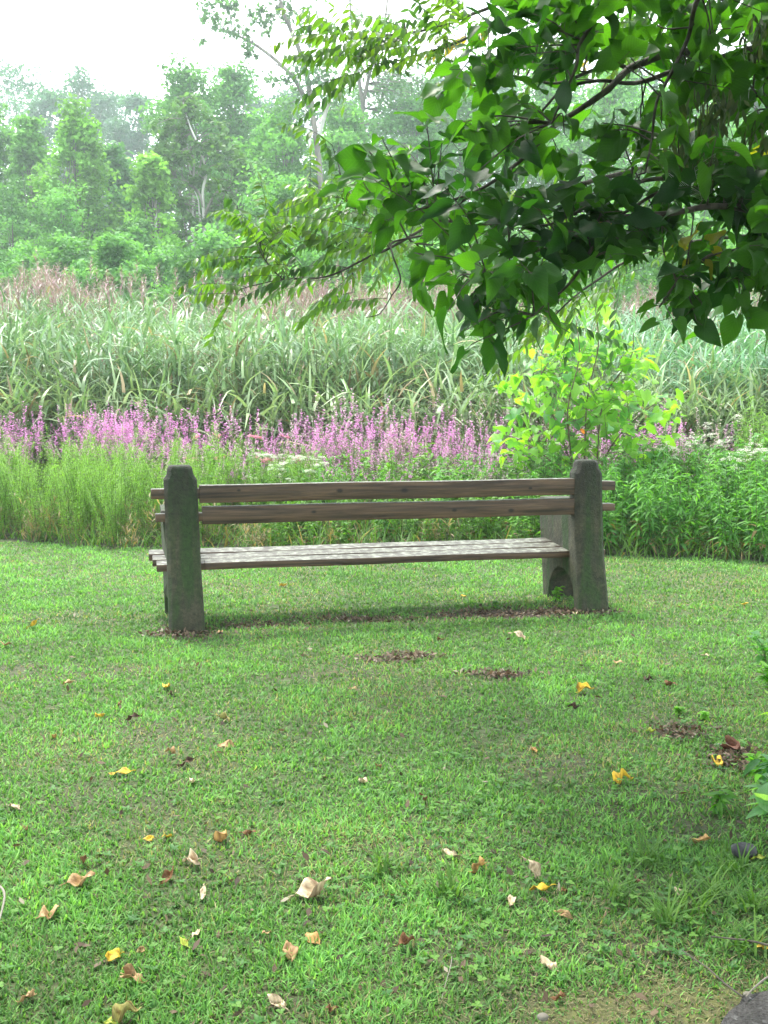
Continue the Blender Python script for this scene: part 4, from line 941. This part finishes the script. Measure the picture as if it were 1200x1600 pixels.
    cl = cl[(cl[:, 2] > 2.55 + .46 * np.maximum(cl[:, 1], 0)) & (((cl[:, 0] - .8) / 6.4) ** 2 + ((cl[:, 1] + 1.) / 5.) ** 2 < 1)]
    j = rg.randint(0, len(cl), n); P = cl[j] + rg.randn(n, 3) * np.array((.42, .42, .2))
    k = P[:, 2] > 1.55 + .44 * np.maximum(P[:, 1], 0) + .35; P = P[k]; n = len(P); hue = rg.rand(n, 1)
    gl.inst(T, P - off, rotm(rg.rand(n) * 6.28, -.4 + rg.randn(n) * .5, rg.randn(n) * .5), .11 + .1 * rg.rand(n), np.array((.022, .07, .016)) * (1 - hue) + np.array((.06, .15, .022)) * hue)
    for c in cl:
        a = tk[np.clip(int((c[2] - 2.2) / 6 * len(tk)), 12, len(tk) - 1)] + off
        P = smooth_line([a, (a + c) / 2 + (0, 0, .25), c], 4)
        tube(gb, P - off, np.linspace(.03, .006, len(P)), 5)
    gb.obj('upper_branches', M_bark, root)
    gl.obj('foliage', M_near, root)
    # hanging clusters of winged seeds
    K = leaf_tpl(.16, 3, 3, .1, .1, 'lance')
    for (u, v, h, n) in [(1118, 130, 80, 62), (1062, 165, 55, 40), (1095, 175, 50, 36), (1140, 150, 40, 26), (1190, 30, 60, 36), (1060, 230, 36, 22), (1100, 250, 40, 26), (1180, 200, 50, 28), (1185, 50, 40, 24)]:
        g = Geo(); Y = 3.6 + .1 * rg.randn(); p0 = at(u, v - 12, Y)
        t = rg.rand(n); P = p0 + np.stack([rg.randn(n) * .028, rg.randn(n) * .028, -t * h / 1600 * Y * 1.0], 1); hue = rg.rand(n, 1)
        g.inst(K, P - off, rotm(rg.rand(n) * 6.28, -1.3 + rg.randn(n) * .25, rg.rand(n) * 6.28), .03 + .025 * rg.rand(n), np.array((.04, .075, .03)) * (1 - hue) + np.array((.10, .13, .055)) * hue)
        a = allp[np.argmin(((allp - p0) ** 2).sum(1))]
        tube(g, np.array([a, (a + p0) / 2, p0, p0 - (0, 0, h / 1600 * Y)]) - off, .0018, 4, (.05, .05, .03))
        g.obj('seed_cluster', M_herb, root)
make_broad_tree()

def make_feather_tree():
    rg = np.random.RandomState(44); off = np.array((4.2, 6.0, 0))
    root = empty('feather_leaved_tree', tuple(off)); tag(root, 'tree with feather like leaves hanging before the wood, left of the dark leaves', 'tree')
    tk = smooth_line(np.array([(4.2, 6, -.1), (4.15, 6, 1.2), (4.25, 5.95, 2.6), (4.2, 5.8, 4.0), (4.0, 5.7, 5.6)]), 5)
    g = Geo(); tube(g, tk - off, np.linspace(.12, .04, len(tk)), 10, wob=.1, rg=rg); g.obj('trunk', M_bark, root)
    limbs = [
        ([(1250, -150), (1000, -90), (860, -40), (780, 5), (730, 25), (692, 40), (640, 52), (600, 56), (580, 67), (562, 78), (545, 82)], 5.2, .012, .003),
        ([(1250, -60), (1000, -30), (850, -5), (780, 37), (742, 54), (705, 70), (655, 86), (617, 96), (590, 105)], 5.1, .012, .003),
        ([(632, 40), (640, 72), (655, 100), (692, 119), (730, 131), (760, 138)], 5.1, .004, .002),
        ([(1400, 260), (1100, 250), (900, 290), (760, 340), (680, 345), (630, 345), (602, 350), (587, 357), (570, 372), (547, 389), (530, 402)], 5.0, .014, .003),
        ([(680, 345), (640, 370), (600, 392), (585, 397), (550, 415), (520, 429), (492, 435), (442, 437), (392, 447), (370, 455)], 5.0, .008, .002),
        ([(760, 340), (690, 362), (640, 372), (612, 380), (614, 400), (626, 437), (612, 462), (600, 482), (590, 492), (572, 496)], 4.7, .006, .002),
        ([(587, 357), (570, 338), (555, 325), (540, 310)], 5.0, .004, .002),
        ([(442, 437), (425, 420), (410, 400), (400, 380)], 5.0, .004, .0015),
        ([(1400, 380), (1150, 370), (1000, 400), (930, 440), (890, 470), (860, 500)], 5.3, .012, .003),
        ([(1300, 40), (1150, 30), (1050, 60), (970, 80), (900, 90), (850, 110)], 5.3, .012, .003),
        ([(1100, 35), (1010, 0), (930, 10), (870, 30)], 5.4, .008, .003),
    ]
    allp = []; gl, gt = Geo(), Geo()
    for i, (p, Y, r0, r1) in enumerate(limbs):
        pts = [at(u, v, Y + .06 * math.sin(k * 1.7 + i * 2)) for k, (u, v) in enumerate(p)]
        if p[0][0] >= 1240: pts = [tk[np.argmin(abs(tk[:, 2] - pts[0][2] + .4))]] + pts
        P = smooth_line(pts, 5); g = Geo(); tube(g, P - off, np.linspace(r0, r1, len(P)), 7, wob=.12, rg=rg); g.obj('branch', M_bark, root); allp.append(P)
    allp = np.concatenate(allp)
    LF = leaf_tpl(.15, 4, 3, .12, .25, 'lance')
    def compound(base, d, L, tone, pairs, sag, fs=1.):
        d = d / np.linalg.norm(d); pts = [base + d * L * t + np.array((0, 0, -sag * L * t * t)) for t in np.linspace(0, 1, 7)]
        pts = np.array(pts); tube(gt, pts - off, np.linspace(.0016, .0008, 7), 3, (.4, .5, .2))
        t = np.linspace(.14, .98, pairs); p = along(pts, t); tg = np.gradient(p, axis=0); tg /= np.linalg.norm(tg, axis=1)[:, None]
        side = np.cross(tg, (0, 0, 1.)); side /= np.linalg.norm(side, axis=1)[:, None] + 1e-6
        for s in (-1, 1):
            dl = tg * .42 + side * s * .80 + np.array((0, 0, -.62)) + rg.randn(pairs, 3) * .2
            hue = rg.rand(pairs, 1); c = tone * (.75 + .55 * hue)
            sz = (.048 + .022 * np.sin(t * 3.1)) * fs * (.75 + .4 * rg.rand(pairs)) * np.where(rg.rand(pairs) < .07, .02, 1)
            gl.inst(LF, p - off, dirrot(dl, rg.randn(pairs) * .25 + s * .5), np.stack([sz * 1.15, sz, sz], 1), c)
        gl.inst(LF, (p[-1:] - off), dirrot(tg[-1:], 0), np.array([.06 * fs]), tone[None])
    blobs = [(560, 40, 70, 36, 11), (515, 110, 36, 50, 10), (610, 70, 60, 30, 8), (540, 10, 60, 20, 7), (700, 50, 70, 40, 13), (740, 100, 50, 36, 8), (690, -20, 80, 40, 8),
             (440, 340, 70, 46, 17), (540, 360, 70, 50, 19), (390, 400, 40, 30, 8), (480, 400, 70, 40, 14), (430, 460, 60, 24, 7), (530, 470, 50, 30, 6), (600, 310, 50, 40, 11), (560, 500, 30, 16, 3), (650, 320, 50, 50, 9), (620, 420, 40, 30, 4), (500, 300, 50, 20, 6),
             (850, 60, 90, 60, 14), (960, 50, 80, 50, 14), (900, 120, 60, 40, 7), (1060, 120, 70, 60, 10), (880, 480, 70, 36, 9), (960, 450, 70, 40, 8), (870, 540, 60, 26, 5), (1130, 240, 80, 90, 12), (820, 300, 90, 80, 12), (1000, 380, 100, 50, 10), (1080, 30, 80, 40, 10), (700, 400, 60, 40, 5)]
    for u, v, ru, rv, n in blobs:
        for _ in range(int(n * (.85 if u < 720 and v > 250 else .8))):
            a = rg.rand() * 6.28; r = math.sqrt(rg.rand()); Y = (5.0 if u < 800 else 5.3) + rg.randn() * .22
            e = at(u + ru * r * math.cos(a), v + rv * r * math.sin(a), Y)
            b = allp[np.argmin(((allp - e) ** 2).sum(1) + .02 * rg.rand(len(allp)))]
            L_ = np.linalg.norm(e - b)
            if L_ > .16:
                b0 = b; b = b + (e - b) * (1 - .16 / L_) * .8; tube(gt, smooth_line([b0, (b0 + b) / 2 + (0, 0, .02), b], 3) - off, (.0028, .0016), 3)
            d = np.array((-.7 + .6 * rg.randn(), .35 * rg.randn(), .18 + .3 * rg.randn()))
            d = d / np.linalg.norm(d) * .6 + (e - b) / (np.linalg.norm(e - b) + 1e-6) * .5
            tone = np.array((.10, .20, .035)) if rg.rand() < .6 else np.array((.055, .13, .04))
            if rg.rand() < .2: tone = np.array((.12, .21, .03))
            if rg.rand() < .004: tone = np.array((.42, .30, .05))
            compound(b, d, .24 + .16 * rg.rand(), tone, rg.randint(7, 12), (.15 + .3 * rg.rand()) * (.4 if v > 440 else 1))
    # one upright young leaf
    compound(at(484, 325, 4.95), np.array((.02, .05, 1.)), .25, np.array((.17, .30, .03)), 9, .0, 1.1)
    compound(at(450, 415, 4.95), np.array((-1, .0, .25)), .2, np.array((.17, .30, .03)), 7, .5, 1.0)
    gt.obj('twigs', M_bark, root)
    # crown above the picture
    for _ in range(520):
        c = np.array((.6 + 6.5 * rg.rand(), 4.2 + 3.0 * rg.rand(), 0)); c[2] = 1.24 + .46 * c[1] + .4 + 2.4 * rg.rand()
        compound(c, rg.randn(3) * np.array((1, 1, .3)), .36, np.array((.08, .18, .03)), 8, .4, 1.3)
    g = Geo()
    for k in range(40):
        c = np.array((-.4 + 7.5 * rg.rand(), 4.2 + 3.4 * rg.rand(), 0)); c[2] = 1.24 + .46 * c[1] + .5 + 1.8 * rg.rand()
        a = tk[-1 - rg.randint(8)]; tube(g, smooth_line([a, (a + c) / 2 + (0, 0, .2), c], 4) - off, (.02, .004), 4)
    g.obj('upper_branches', M_bark, root)
    gl.obj('foliage', M_comp, root)
make_feather_tree()
def make_web():
    g = Geo(); Y = 3.55; c = at(1093, 300, Y)
    rim = [at(u, v, Y + d) for u, v, d in ((1040, 268, .0), (1062, 290, .02), (1080, 305, .05), (1098, 314, .06), (1112, 300, .04), (1114, 270, .02), (1118, 240, .0), (1085, 262, -.05))]
    for p in rim:
        tube(g, np.array([c, (c + p) / 2, p]), .0005, 3)
    for f in (.25, .4, .55, .7, .85, 1):
        r = [c + (p - c) * f for p in rim]; tube(g, np.array(r), .0004, 3)
    o = g.obj('spider_web', M_web); tag(o, 'small pale cobweb slung between the dark twigs at the right', 'cobweb')
M_web = bark_mat('web_silk', (.5, .5, .5), (.8, .8, .8), 20)
make_web()

# ------------------------------------------------------------------ fallen leaves
COL = dict(yellow=(.72, .50, .05), tan=(.50, .33, .17), pale=(.66, .54, .38), brown=(.20, .10, .045), dark=(.05, .028, .02), orange=(.50, .30, .11), red=(.14, .06, .04), lime=(.45, .55, .08), olive=(.32, .30, .10))
def fallen(u, v, px, colname, where, shape=0, curl=.5, group=None, upright=.0, cat='leaf', seed=None):
    rg = np.random.RandomState(int(u * 7 + v * 13)); p = gp(u, v); dist = np.linalg.norm(p - (0, 0, CAM_H)); L = px / 1600 * dist * .95
    base = np.array(COL[colname]); g = Geo()
    tv, tq, tst = leaf_tpl([.26, .36, .2][shape], 9, 7, .1, 0, ['lance', 'heart', 'lance'][shape], .06, rg.randint(50))
    v_ = tv.copy(); v_[:, 1] -= .5
    cv = curl * (.35 + .5 * rg.rand()); x, y = v_[:, 0].copy(), v_[:, 1].copy()
    v_[:, 2] = cv * (x * x * 5.5 + .9 * y * y * (1 if rg.rand() < .6 else -1)) + .07 * np.sin(y * 9 + x * 7 + rg.rand() * 6) * (1 + curl)
    v_[:, 0] *= 1 - .3 * cv
    tw = rg.randn() * .8 * curl * y; v_[:, 0], v_[:, 2] = v_[:, 0] * np.cos(tw) - v_[:, 2] * np.sin(tw), v_[:, 0] * np.sin(tw) + v_[:, 2] * np.cos(tw)
    spots = np.clip((fbm(x * 11 + rg.rand() * 9, y * 11, rg.randint(99), 3) - .5) * 8, 0, 1)[:, None]
    c = base * (.85 + .3 * rg.rand(len(v_), 1)); c = c * (1 - spots * .7) + np.array((.14, .07, .03)) * spots * .7
    yaw = rg.rand() * 6.28; M = rotm(yaw, upright + rg.randn() * .22, rg.randn() * .35)[0]
    w = (v_ * L) @ M.T; w[:, 2] -= w[:, 2].min(); w[:, 2] += .005
    g.add(w, q=tq, col=c, st=tst)
    s0 = w[3]; tube(g, np.array([s0, s0 + M @ np.array((0.02, -.10, .02)) * L, s0 + M @ np.array((.0, -.22, .01)) * L]), (.0012, .0008), 4, base * .7)
    o = g.obj('fallen_leaf', M_dry); o.location = (p[0], p[1], float(terrain(p[0], p[1])))
    md = o.modifiers.new('thickness', 'SOLIDIFY'); md.thickness = .0005
    nm = dict(pale='pale tan', dark='dark brown', red='reddish brown', lime='lime yellow', olive='olive brown').get(colname, colname)
    tag(o, f'{nm} fallen leaf {where}', cat, group)
FG = 'fallen leaves on the lawn'
FL = [(260, 1073, 26, 'yellow', 'with a dark edge, in front of the left bench post', 0, .5), (105, 1068, 18, 'tan', 'small, on the worn turf at the left', 0, .6), (158, 1117, 16, 'yellow', 'small, left of the dark curled leaf', 1, .5),
 (207, 1122, 22, 'dark', 'curled upright, below and left of the left bench post', 0, 1., .6), (350, 1123, 26, 'olive', 'with a yellow rim, halfway down the lawn left of centre', 0, .8), (351, 1164, 24, 'tan', 'flat, just below the olive brown one', 1, .3),
 (264, 1173, 16, 'tan', 'small and crumpled, above the thin dark leaf', 1, .9), (290, 1193, 28, 'dark', 'thin, lying crosswise left of centre', 2, .8), (187, 1206, 34, 'yellow', 'narrow, near the left side under the small yellow one', 2, .2),
 (85, 1149, 16, 'orange', 'small, near the left edge above the thin yellow one', 0, .7), (300, 1222, 20, 'pale', 'curled, below the thin dark leaf', 0, .9, .6), (230, 1307, 16, 'yellow', 'left one of the small yellow pair', 1, .3), (258, 1307, 18, 'yellow', 'right one of the small yellow pair', 1, .3),
 (131, 1345, 20, 'brown', 'small and upright above the big tan curled leaf at left', 0, .8, .9), (127, 1378, 44, 'tan', 'big and curled, at the lower left', 0, 1.), (298, 1345, 32, 'pale', 'humped with a brown underside, left of centre low in the lawn', 1, 1.), (346, 1312, 40, 'orange', 'with a curled tip, standing right of the small yellow pair', 0, 1., .7),
 (390, 1302, 22, 'brown', 'small, right of the orange curled one', 0, .8), (262, 1370, 32, 'brown', 'folded, standing below the pale humped one', 0, .8, .6), (316, 1397, 30, 'pale', 'thin, half sunk in the grass right of the folded brown one', 2, .8), (77, 1428, 42, 'tan', 'arched with dark ends, near the lower left edge', 0, 1.),
 (492, 1398, 62, 'pale', 'long rolled one at the lower centre, largest in the grass', 0, 1., .25), (487, 1467, 38, 'orange', 'oval, pointing right below the long rolled one', 0, .4), (452, 1490, 46, 'tan', 'wide and arched, lower centre', 0, .9), (420, 1460, 18, 'tan', 'small, left of the oval orange one', 1, .5),
 (305, 1458, 20, 'pale', 'small round one above the silvery thin leaf', 1, .4), (287, 1472, 28, 'lime', 'thin and silvery, lower left of centre', 2, .2), (175, 1494, 36, 'yellow', 'bright, at the lower left', 0, .6), (212, 1530, 34, 'tan', 'crumpled, below the bright yellow one', 1, .9), (38, 1558, 24, 'tan', 'in the bottom left corner', 1, .7),
 (203, 1580, 40, 'olive', 'torn, at the bottom edge left of centre', 1, .8), (172, 1590, 20, 'lime', 'small, at the bottom edge beside the torn one', 1, .3), (432, 1565, 34, 'pale', 'oval, at the bottom edge left of centre', 0, .5), (516, 1575, 24, 'brown', 'curled, at the bottom edge near the middle', 0, .9, .5), (217, 1481, 14, 'tan', 'tiny, beside the bright yellow one', 1, .5),
 (565, 1218, 18, 'pale', 'small one with a dark foot, in the middle of the lawn', 1, .8, .5), (10, 1008, 24, 'tan', 'at the left picture edge level with the left post foot', 0, .4), (50, 980, 20, 'yellow', 'left of the foot of the left bench post', 0, .4), (440, 915, 14, 'yellow', 'small, on the lawn beyond the bench seen under the seat', 1, .3),
 (918, 1080, 28, 'yellow', 'bright, in front of the right bench post', 1, .6), (1015, 1061, 16, 'dark', 'small, on the right below the bench end', 1, .9), (1013, 1142, 16, 'lime', 'small, upright, right of centre', 1, .7, .6), (1123, 1194, 26, 'yellow', 'bright, beside the weeds at the right edge', 1, .6),
 (977, 1218, 32, 'yellow', 'crumpled and spotted, right of centre', 1, .8), (661, 1248, 18, 'red', 'curled, above the clover patch', 0, .9, .5), (835, 1170, 18, 'orange', 'small, above the clover on the right', 0, .7), (1100, 1320, 30, 'orange', 'oval and half yellow, standing on edge at the right', 1, .3, .9), (1187, 1342, 22, 'lime', 'at the right edge beside the dark stone', 1, .5),
 (708, 1337, 30, 'pale', 'flat, right of the middle low in the lawn', 1, .4), (743, 1363, 30, 'orange', 'ragged, just below the flat pale one', 1, .7), (829, 1368, 34, 'pale', 'standing on edge above the broad yellow one', 1, .5, 1.), (844, 1391, 34, 'yellow', 'broad, at the foot of the standing pale one', 0, .5), (799, 1408, 28, 'pale', 'narrow, left of the broad yellow one', 0, .6),
 (883, 1430, 26, 'tan', 'small and narrow, below the broad yellow one', 0, .6), (637, 1477, 34, 'brown', 'rolled, at the lower middle', 0, 1.), (857, 1509, 34, 'pale', 'with a brown end, low on the right half', 0, .7), (1060, 1398, 24, 'pale', 'in the taller grass tufts at the lower right', 0, .5), (895, 1105, 20, 'dark', 'curled, under the bright yellow one near the right post', 0, 1.),
 (807, 998, 26, 'pale', 'flat, in front of the mulch under the bench', 1, .3), (965, 1034, 20, 'tan', 'thin, below the right bench post', 2, .5), (690, 998, 12, 'brown', 'tiny, in front of the mulch under the bench', 1, .5), (1152, 1175, 34, 'red', 'large and crumpled, beside the weeds at the right edge', 1, 1., .4), (1050, 1068, 20, 'brown', 'in the thin grass right of the bench', 1, .8),
 (1165, 945, 12, 'yellow', 'tiny, on the lawn right of the bench', 1, .4), (265, 1083, 12, 'dark', 'tiny, under the yellow one before the left post', 1, .8), (1103, 1022, 12, 'pale', 'small, on the lawn right of the bench', 0, .4), (870, 1560, 20, 'brown', 'on the mossy patch at the lower right', 1, .9), (725, 930, 10, 'yellow', 'tiny, behind the mulch strip under the bench', 1, .3),
 (345, 985, 12, 'tan', 'against the right foot of the left bench post', 1, .5), (185, 1100, 12, 'brown', 'tiny, above the dark curled one at left', 1, .8), (40, 1295, 14, 'brown', 'tiny, near the left edge mid lawn', 1, .8), (590, 1195, 12, 'brown', 'tiny, left of the clover in mid lawn', 1, .8), (1190, 1483, 26, 'yellow', 'thin, at the lower right edge above the stick', 0, .4, .8),
 (900, 958, 12, 'pale', 'at the foot of the right bench post', 1, .5), (22, 1262, 24, 'pale', 'grey green, at the left edge mid lawn', 0, .4), (1000, 1385, 22, 'red', 'sunk in the grass tufts at the lower right', 1, .9), (880, 1395, 14, 'brown', 'small, right of the broad yellow one', 1, .8), (550, 1075, 12, 'tan', 'tiny, in mid lawn before the bench middle', 1, .4)]
for f in FL:
    fallen(*f[:7], upright=f[7] if len(f) > 7 else 0., group=FG)

# ------------------------------------------------------------------ weeds, stone and sticks at the right edge
def weed(u, v, h, n, seed, label, c1, c2, L, tpl, lean=(0, 0), name='weed', grp=None):
    rg = np.random.RandomState(seed); p = gp(u, v); root = empty(name, (p[0], p[1], -.01)); tag(root, label, 'weed', grp)
    gs, gl = Geo(), Geo()
    for k in range(n):
        a = rg.rand() * 6.28; hh = h * (.6 + .5 * rg.rand()); ex = math.cos(a) * .3 * hh + lean[0] * hh; ey = math.sin(a) * .3 * hh + lean[1] * hh
        pts = smooth_line([(0, 0, 0), (ex * .3, ey * .3, hh * .6), (ex, ey, hh)], 4); tube(gs, pts, (.003, .001), 4)
        m = 9; t = np.linspace(.2, 1, m); hue = rg.rand(m, 1); d = np.stack([rg.randn(m), rg.randn(m), .15 + .3 * rg.randn(m)], 1)
        gl.inst(tpl, along(pts, t), dirrot(d, rg.randn(m) * .3), L * (.6 + .6 * rg.rand(m)), np.array(c1) * (1 - hue) + np.array(c2) * hue)
    gs.obj('stem', M_stem, root); gl.obj('foliage', M_near, root)
OV = leaf_tpl(.36, 6, 5, .12, .3, 'heart', .05); LN = leaf_tpl(.15, 6, 3, .15, .5, 'lance', .03)
g1, g2 = (.10, .24, .03), (.17, .34, .045); d1, d2 = (.05, .14, .05), (.09, .22, .09)
weed(1225, 1110, .20, 6, 1, 'bright green oval leaved vine at the right edge, upper one', g1, g2, .06, OV, (-.3, 0), 'vine')
weed(1240, 1170, .22, 7, 2, 'yellow green leafy vine at the right edge just below the upper vine', (.16, .28, .03), (.26, .38, .04), .06, OV, (-.3, 0), 'vine')
weed(1232, 1235, .12, 5, 3, 'dark green long leaved weed at the right edge beside the bright yellow leaf', d1, d2, .08, LN, (-.6, 0))
weed(1222, 1262, .12, 5, 4, 'grey green long leaved weed spreading left from the right edge', (.09, .20, .10), (.2, .34, .2), .085, LN, (-.7, 0))
weed(1235, 1310, .12, 5, 5, 'pale broad leaved weed by the dark stone at the right edge', (.12, .26, .12), (.26, .38, .22), .075, OV, (-.4, 0))
weed(1180, 1210, .09, 6, 6, 'small bright green weed under the yellow green vine', g1, g2, .035, OV)
weed(1120, 1265, .07, 5, 7, 'low dark green weed left of the grey green one', d1, g1, .05, LN)
weed(1200, 1060, .22, 6, 8, 'small leafy weed at the right edge highest on the lawn', g1, d2, .05, OV, (-.2, 0))
weed(1060, 1112, .03, 3, 9, 'tiny light green weed in the thin grass right of centre', g1, g2, .03, OV)
weed(1100, 1120, .03, 3, 10, 'tiny pale weed right of the tiny light green one', g2, g2, .03, OV)
weed(868, 940, .10, 4, 12, 'small yellow green seedling in the mulch by the right bench end', g1, g2, .045, OV)
weed(775, 950, .07, 3, 13, 'low seedling in the mulch under the bench', d1, g1, .03, OV)
for i, (u, v) in enumerate([(1075, 1420), (1110, 1400), (1040, 1440), (1180, 1420), (1150, 1360), (970, 1400), (1010, 1345), (700, 1395), (600, 1360), (1160, 1480)]):
    rg_ = np.random.RandomState(60 + i); p = gp(u, v); g = Geo(); n = 34; hue = rg_.rand(n, 1); hh = .06 + .07 * rg_.rand(n)
    g.inst(leaf_tpl(.5, 5, 2, 0, .5, 'blade'), np.stack([rg_.randn(n) * .02, rg_.randn(n) * .02, 0 * hh], 1), rotm(rg_.rand(n) * 6.28, R(80) - np.abs(rg_.randn(n)) * .4, 0), np.stack([.006 + 0 * hh, hh, hh], 1), np.array((.06, .15, .03)) * (1 - hue) + np.array((.13, .25, .05)) * hue)
    o = g.obj('grass_tuft', M_grass); o.location = (p[0], p[1], 0)
    tag(o, ['taller grass tuft at the lower right, between the pale leaf and the clover', 'taller grass tuft just above the pale leaf at the lower right', 'taller grass tuft above the mossy patch', 'taller grass tuft at the right edge above the stick', 'taller grass tuft below the dark stone', 'taller grass tuft left of the reddish sunk leaf', 'taller grass tuft right of the clover patch', 'small grass tuft left of the narrow pale leaf', 'small grass tuft in the lower middle of the lawn', 'taller grass tuft nearest the fallen stick'][i], 'grass tuft', 'taller grass tufts in the foreground')
def rock(u, v, r, seed, label, name='stone', mat=None):
    rg = np.random.RandomState(seed); p = gp(u, v); g = Geo(); n, m = 14, 10; vs = []
    for i in range(m + 1):
        th = math.pi * i / m
        for j in range(n):
            ph = 2 * math.pi * j / n; d = np.array((math.sin(th) * math.cos(ph), math.sin(th) * math.sin(ph), math.cos(th)))
            k = 1 + .35 * (fbm(d[0] * 1.7 + seed, d[1] * 1.7 + d[2], seed, 3) - .5); vs.append(d * r * k * np.array((1.2, .9, .75)))
    q = [(i * n + j, i * n + (j + 1) % n, (i + 1) * n + (j + 1) % n, (i + 1) * n + j) for i in range(m) for j in range(n)]
    g.add(vs, q=[f[::-1] for f in q]); o = g.obj(name, mat or M_rock); o.location = (p[0], p[1], r * .4); tag(o, label, 'stone')
M_rock = bark_mat('dark_stone', (.02, .02, .024), (.07, .07, .08), 40)
rock(1162, 1336, .030, 3, 'small dark rounded stone at the right edge of the grass')
rock(1168, 1556, .008, 4, 'small pale pebble on the path edge', mat=M_greybark); rock(848, 1592, .010, 5, 'small grey pebble at the bottom edge of the mossy patch', mat=M_greybark)
def stick(pts, r, label, mat, z=.02):
    P = smooth_line([gp(u, v) + (0, 0, z + dz) for u, v, dz in pts], 5); c = P[0].copy(); c[2] = 0; g = Geo()
    tube(g, P - c, np.linspace(r, r * .5, len(P)), 6, wob=.2, rg=np.random.RandomState(3)); o = g.obj('stick', mat); o.location = c; tag(o, label, 'stick')
stick([(1340, 1550, 0), (1240, 1510, .01), (1180, 1493, .012), (1140, 1486, .01), (1110, 1479, .004)], .0032, 'dark straight stick lying in the grass at the lower right edge', M_bark)
stick([(1160, 1572, 0), (1130, 1552, .004), (1105, 1533, .01), (1078, 1516, .012), (1065, 1504, .01)], .0022, 'thin dark curved twig reaching from the path onto the moss', M_bark)
stick([(1230, 1530, .0), (1200, 1543, .004), (1178, 1560, .004), (1165, 1572, 0)], .003, 'pale grey stick lying on the path corner', M_greybark)
stick([(-20, 1395, 0), (0, 1404, .012), (8, 1422, .02), (4, 1442, .012), (-4, 1462, 0)], .004, 'short curved grey stick at the left picture edge', M_greybark)
stick([(706, 1508, .0), (704, 1530, .01), (697, 1552, .006), (690, 1575, 0)], .0012, 'pale thin grass stalk lying low in the middle of the lawn', M_greybark)

# ------------------------------------------------------------------ haze
def make_haze():
    x0, x1, y0, y1, z0, z1 = -140, 140, -25, 135, -1.2, 27
    me = bpy.data.meshes.new('haze'); v, f = box_v(x0, x1, y0, y1, z0, z1); me.from_pydata(v, [], f); me.update()
    m, nt, N, L, o = new_mat('haze'); p = N.new('ShaderNodeVolumePrincipled'); p.inputs['Color'].default_value = (.84, 1, .97, 1); p.inputs['Density'].default_value = HAZE; p.inputs['Anisotropy'].default_value = .3
    L.new(p.outputs[0], o.inputs['Volume']); me.materials.append(m); tag(link('haze', me), 'thin pale humid haze over the meadow and wood', 'haze', kind='stuff')
HAZE = .0019
make_haze()
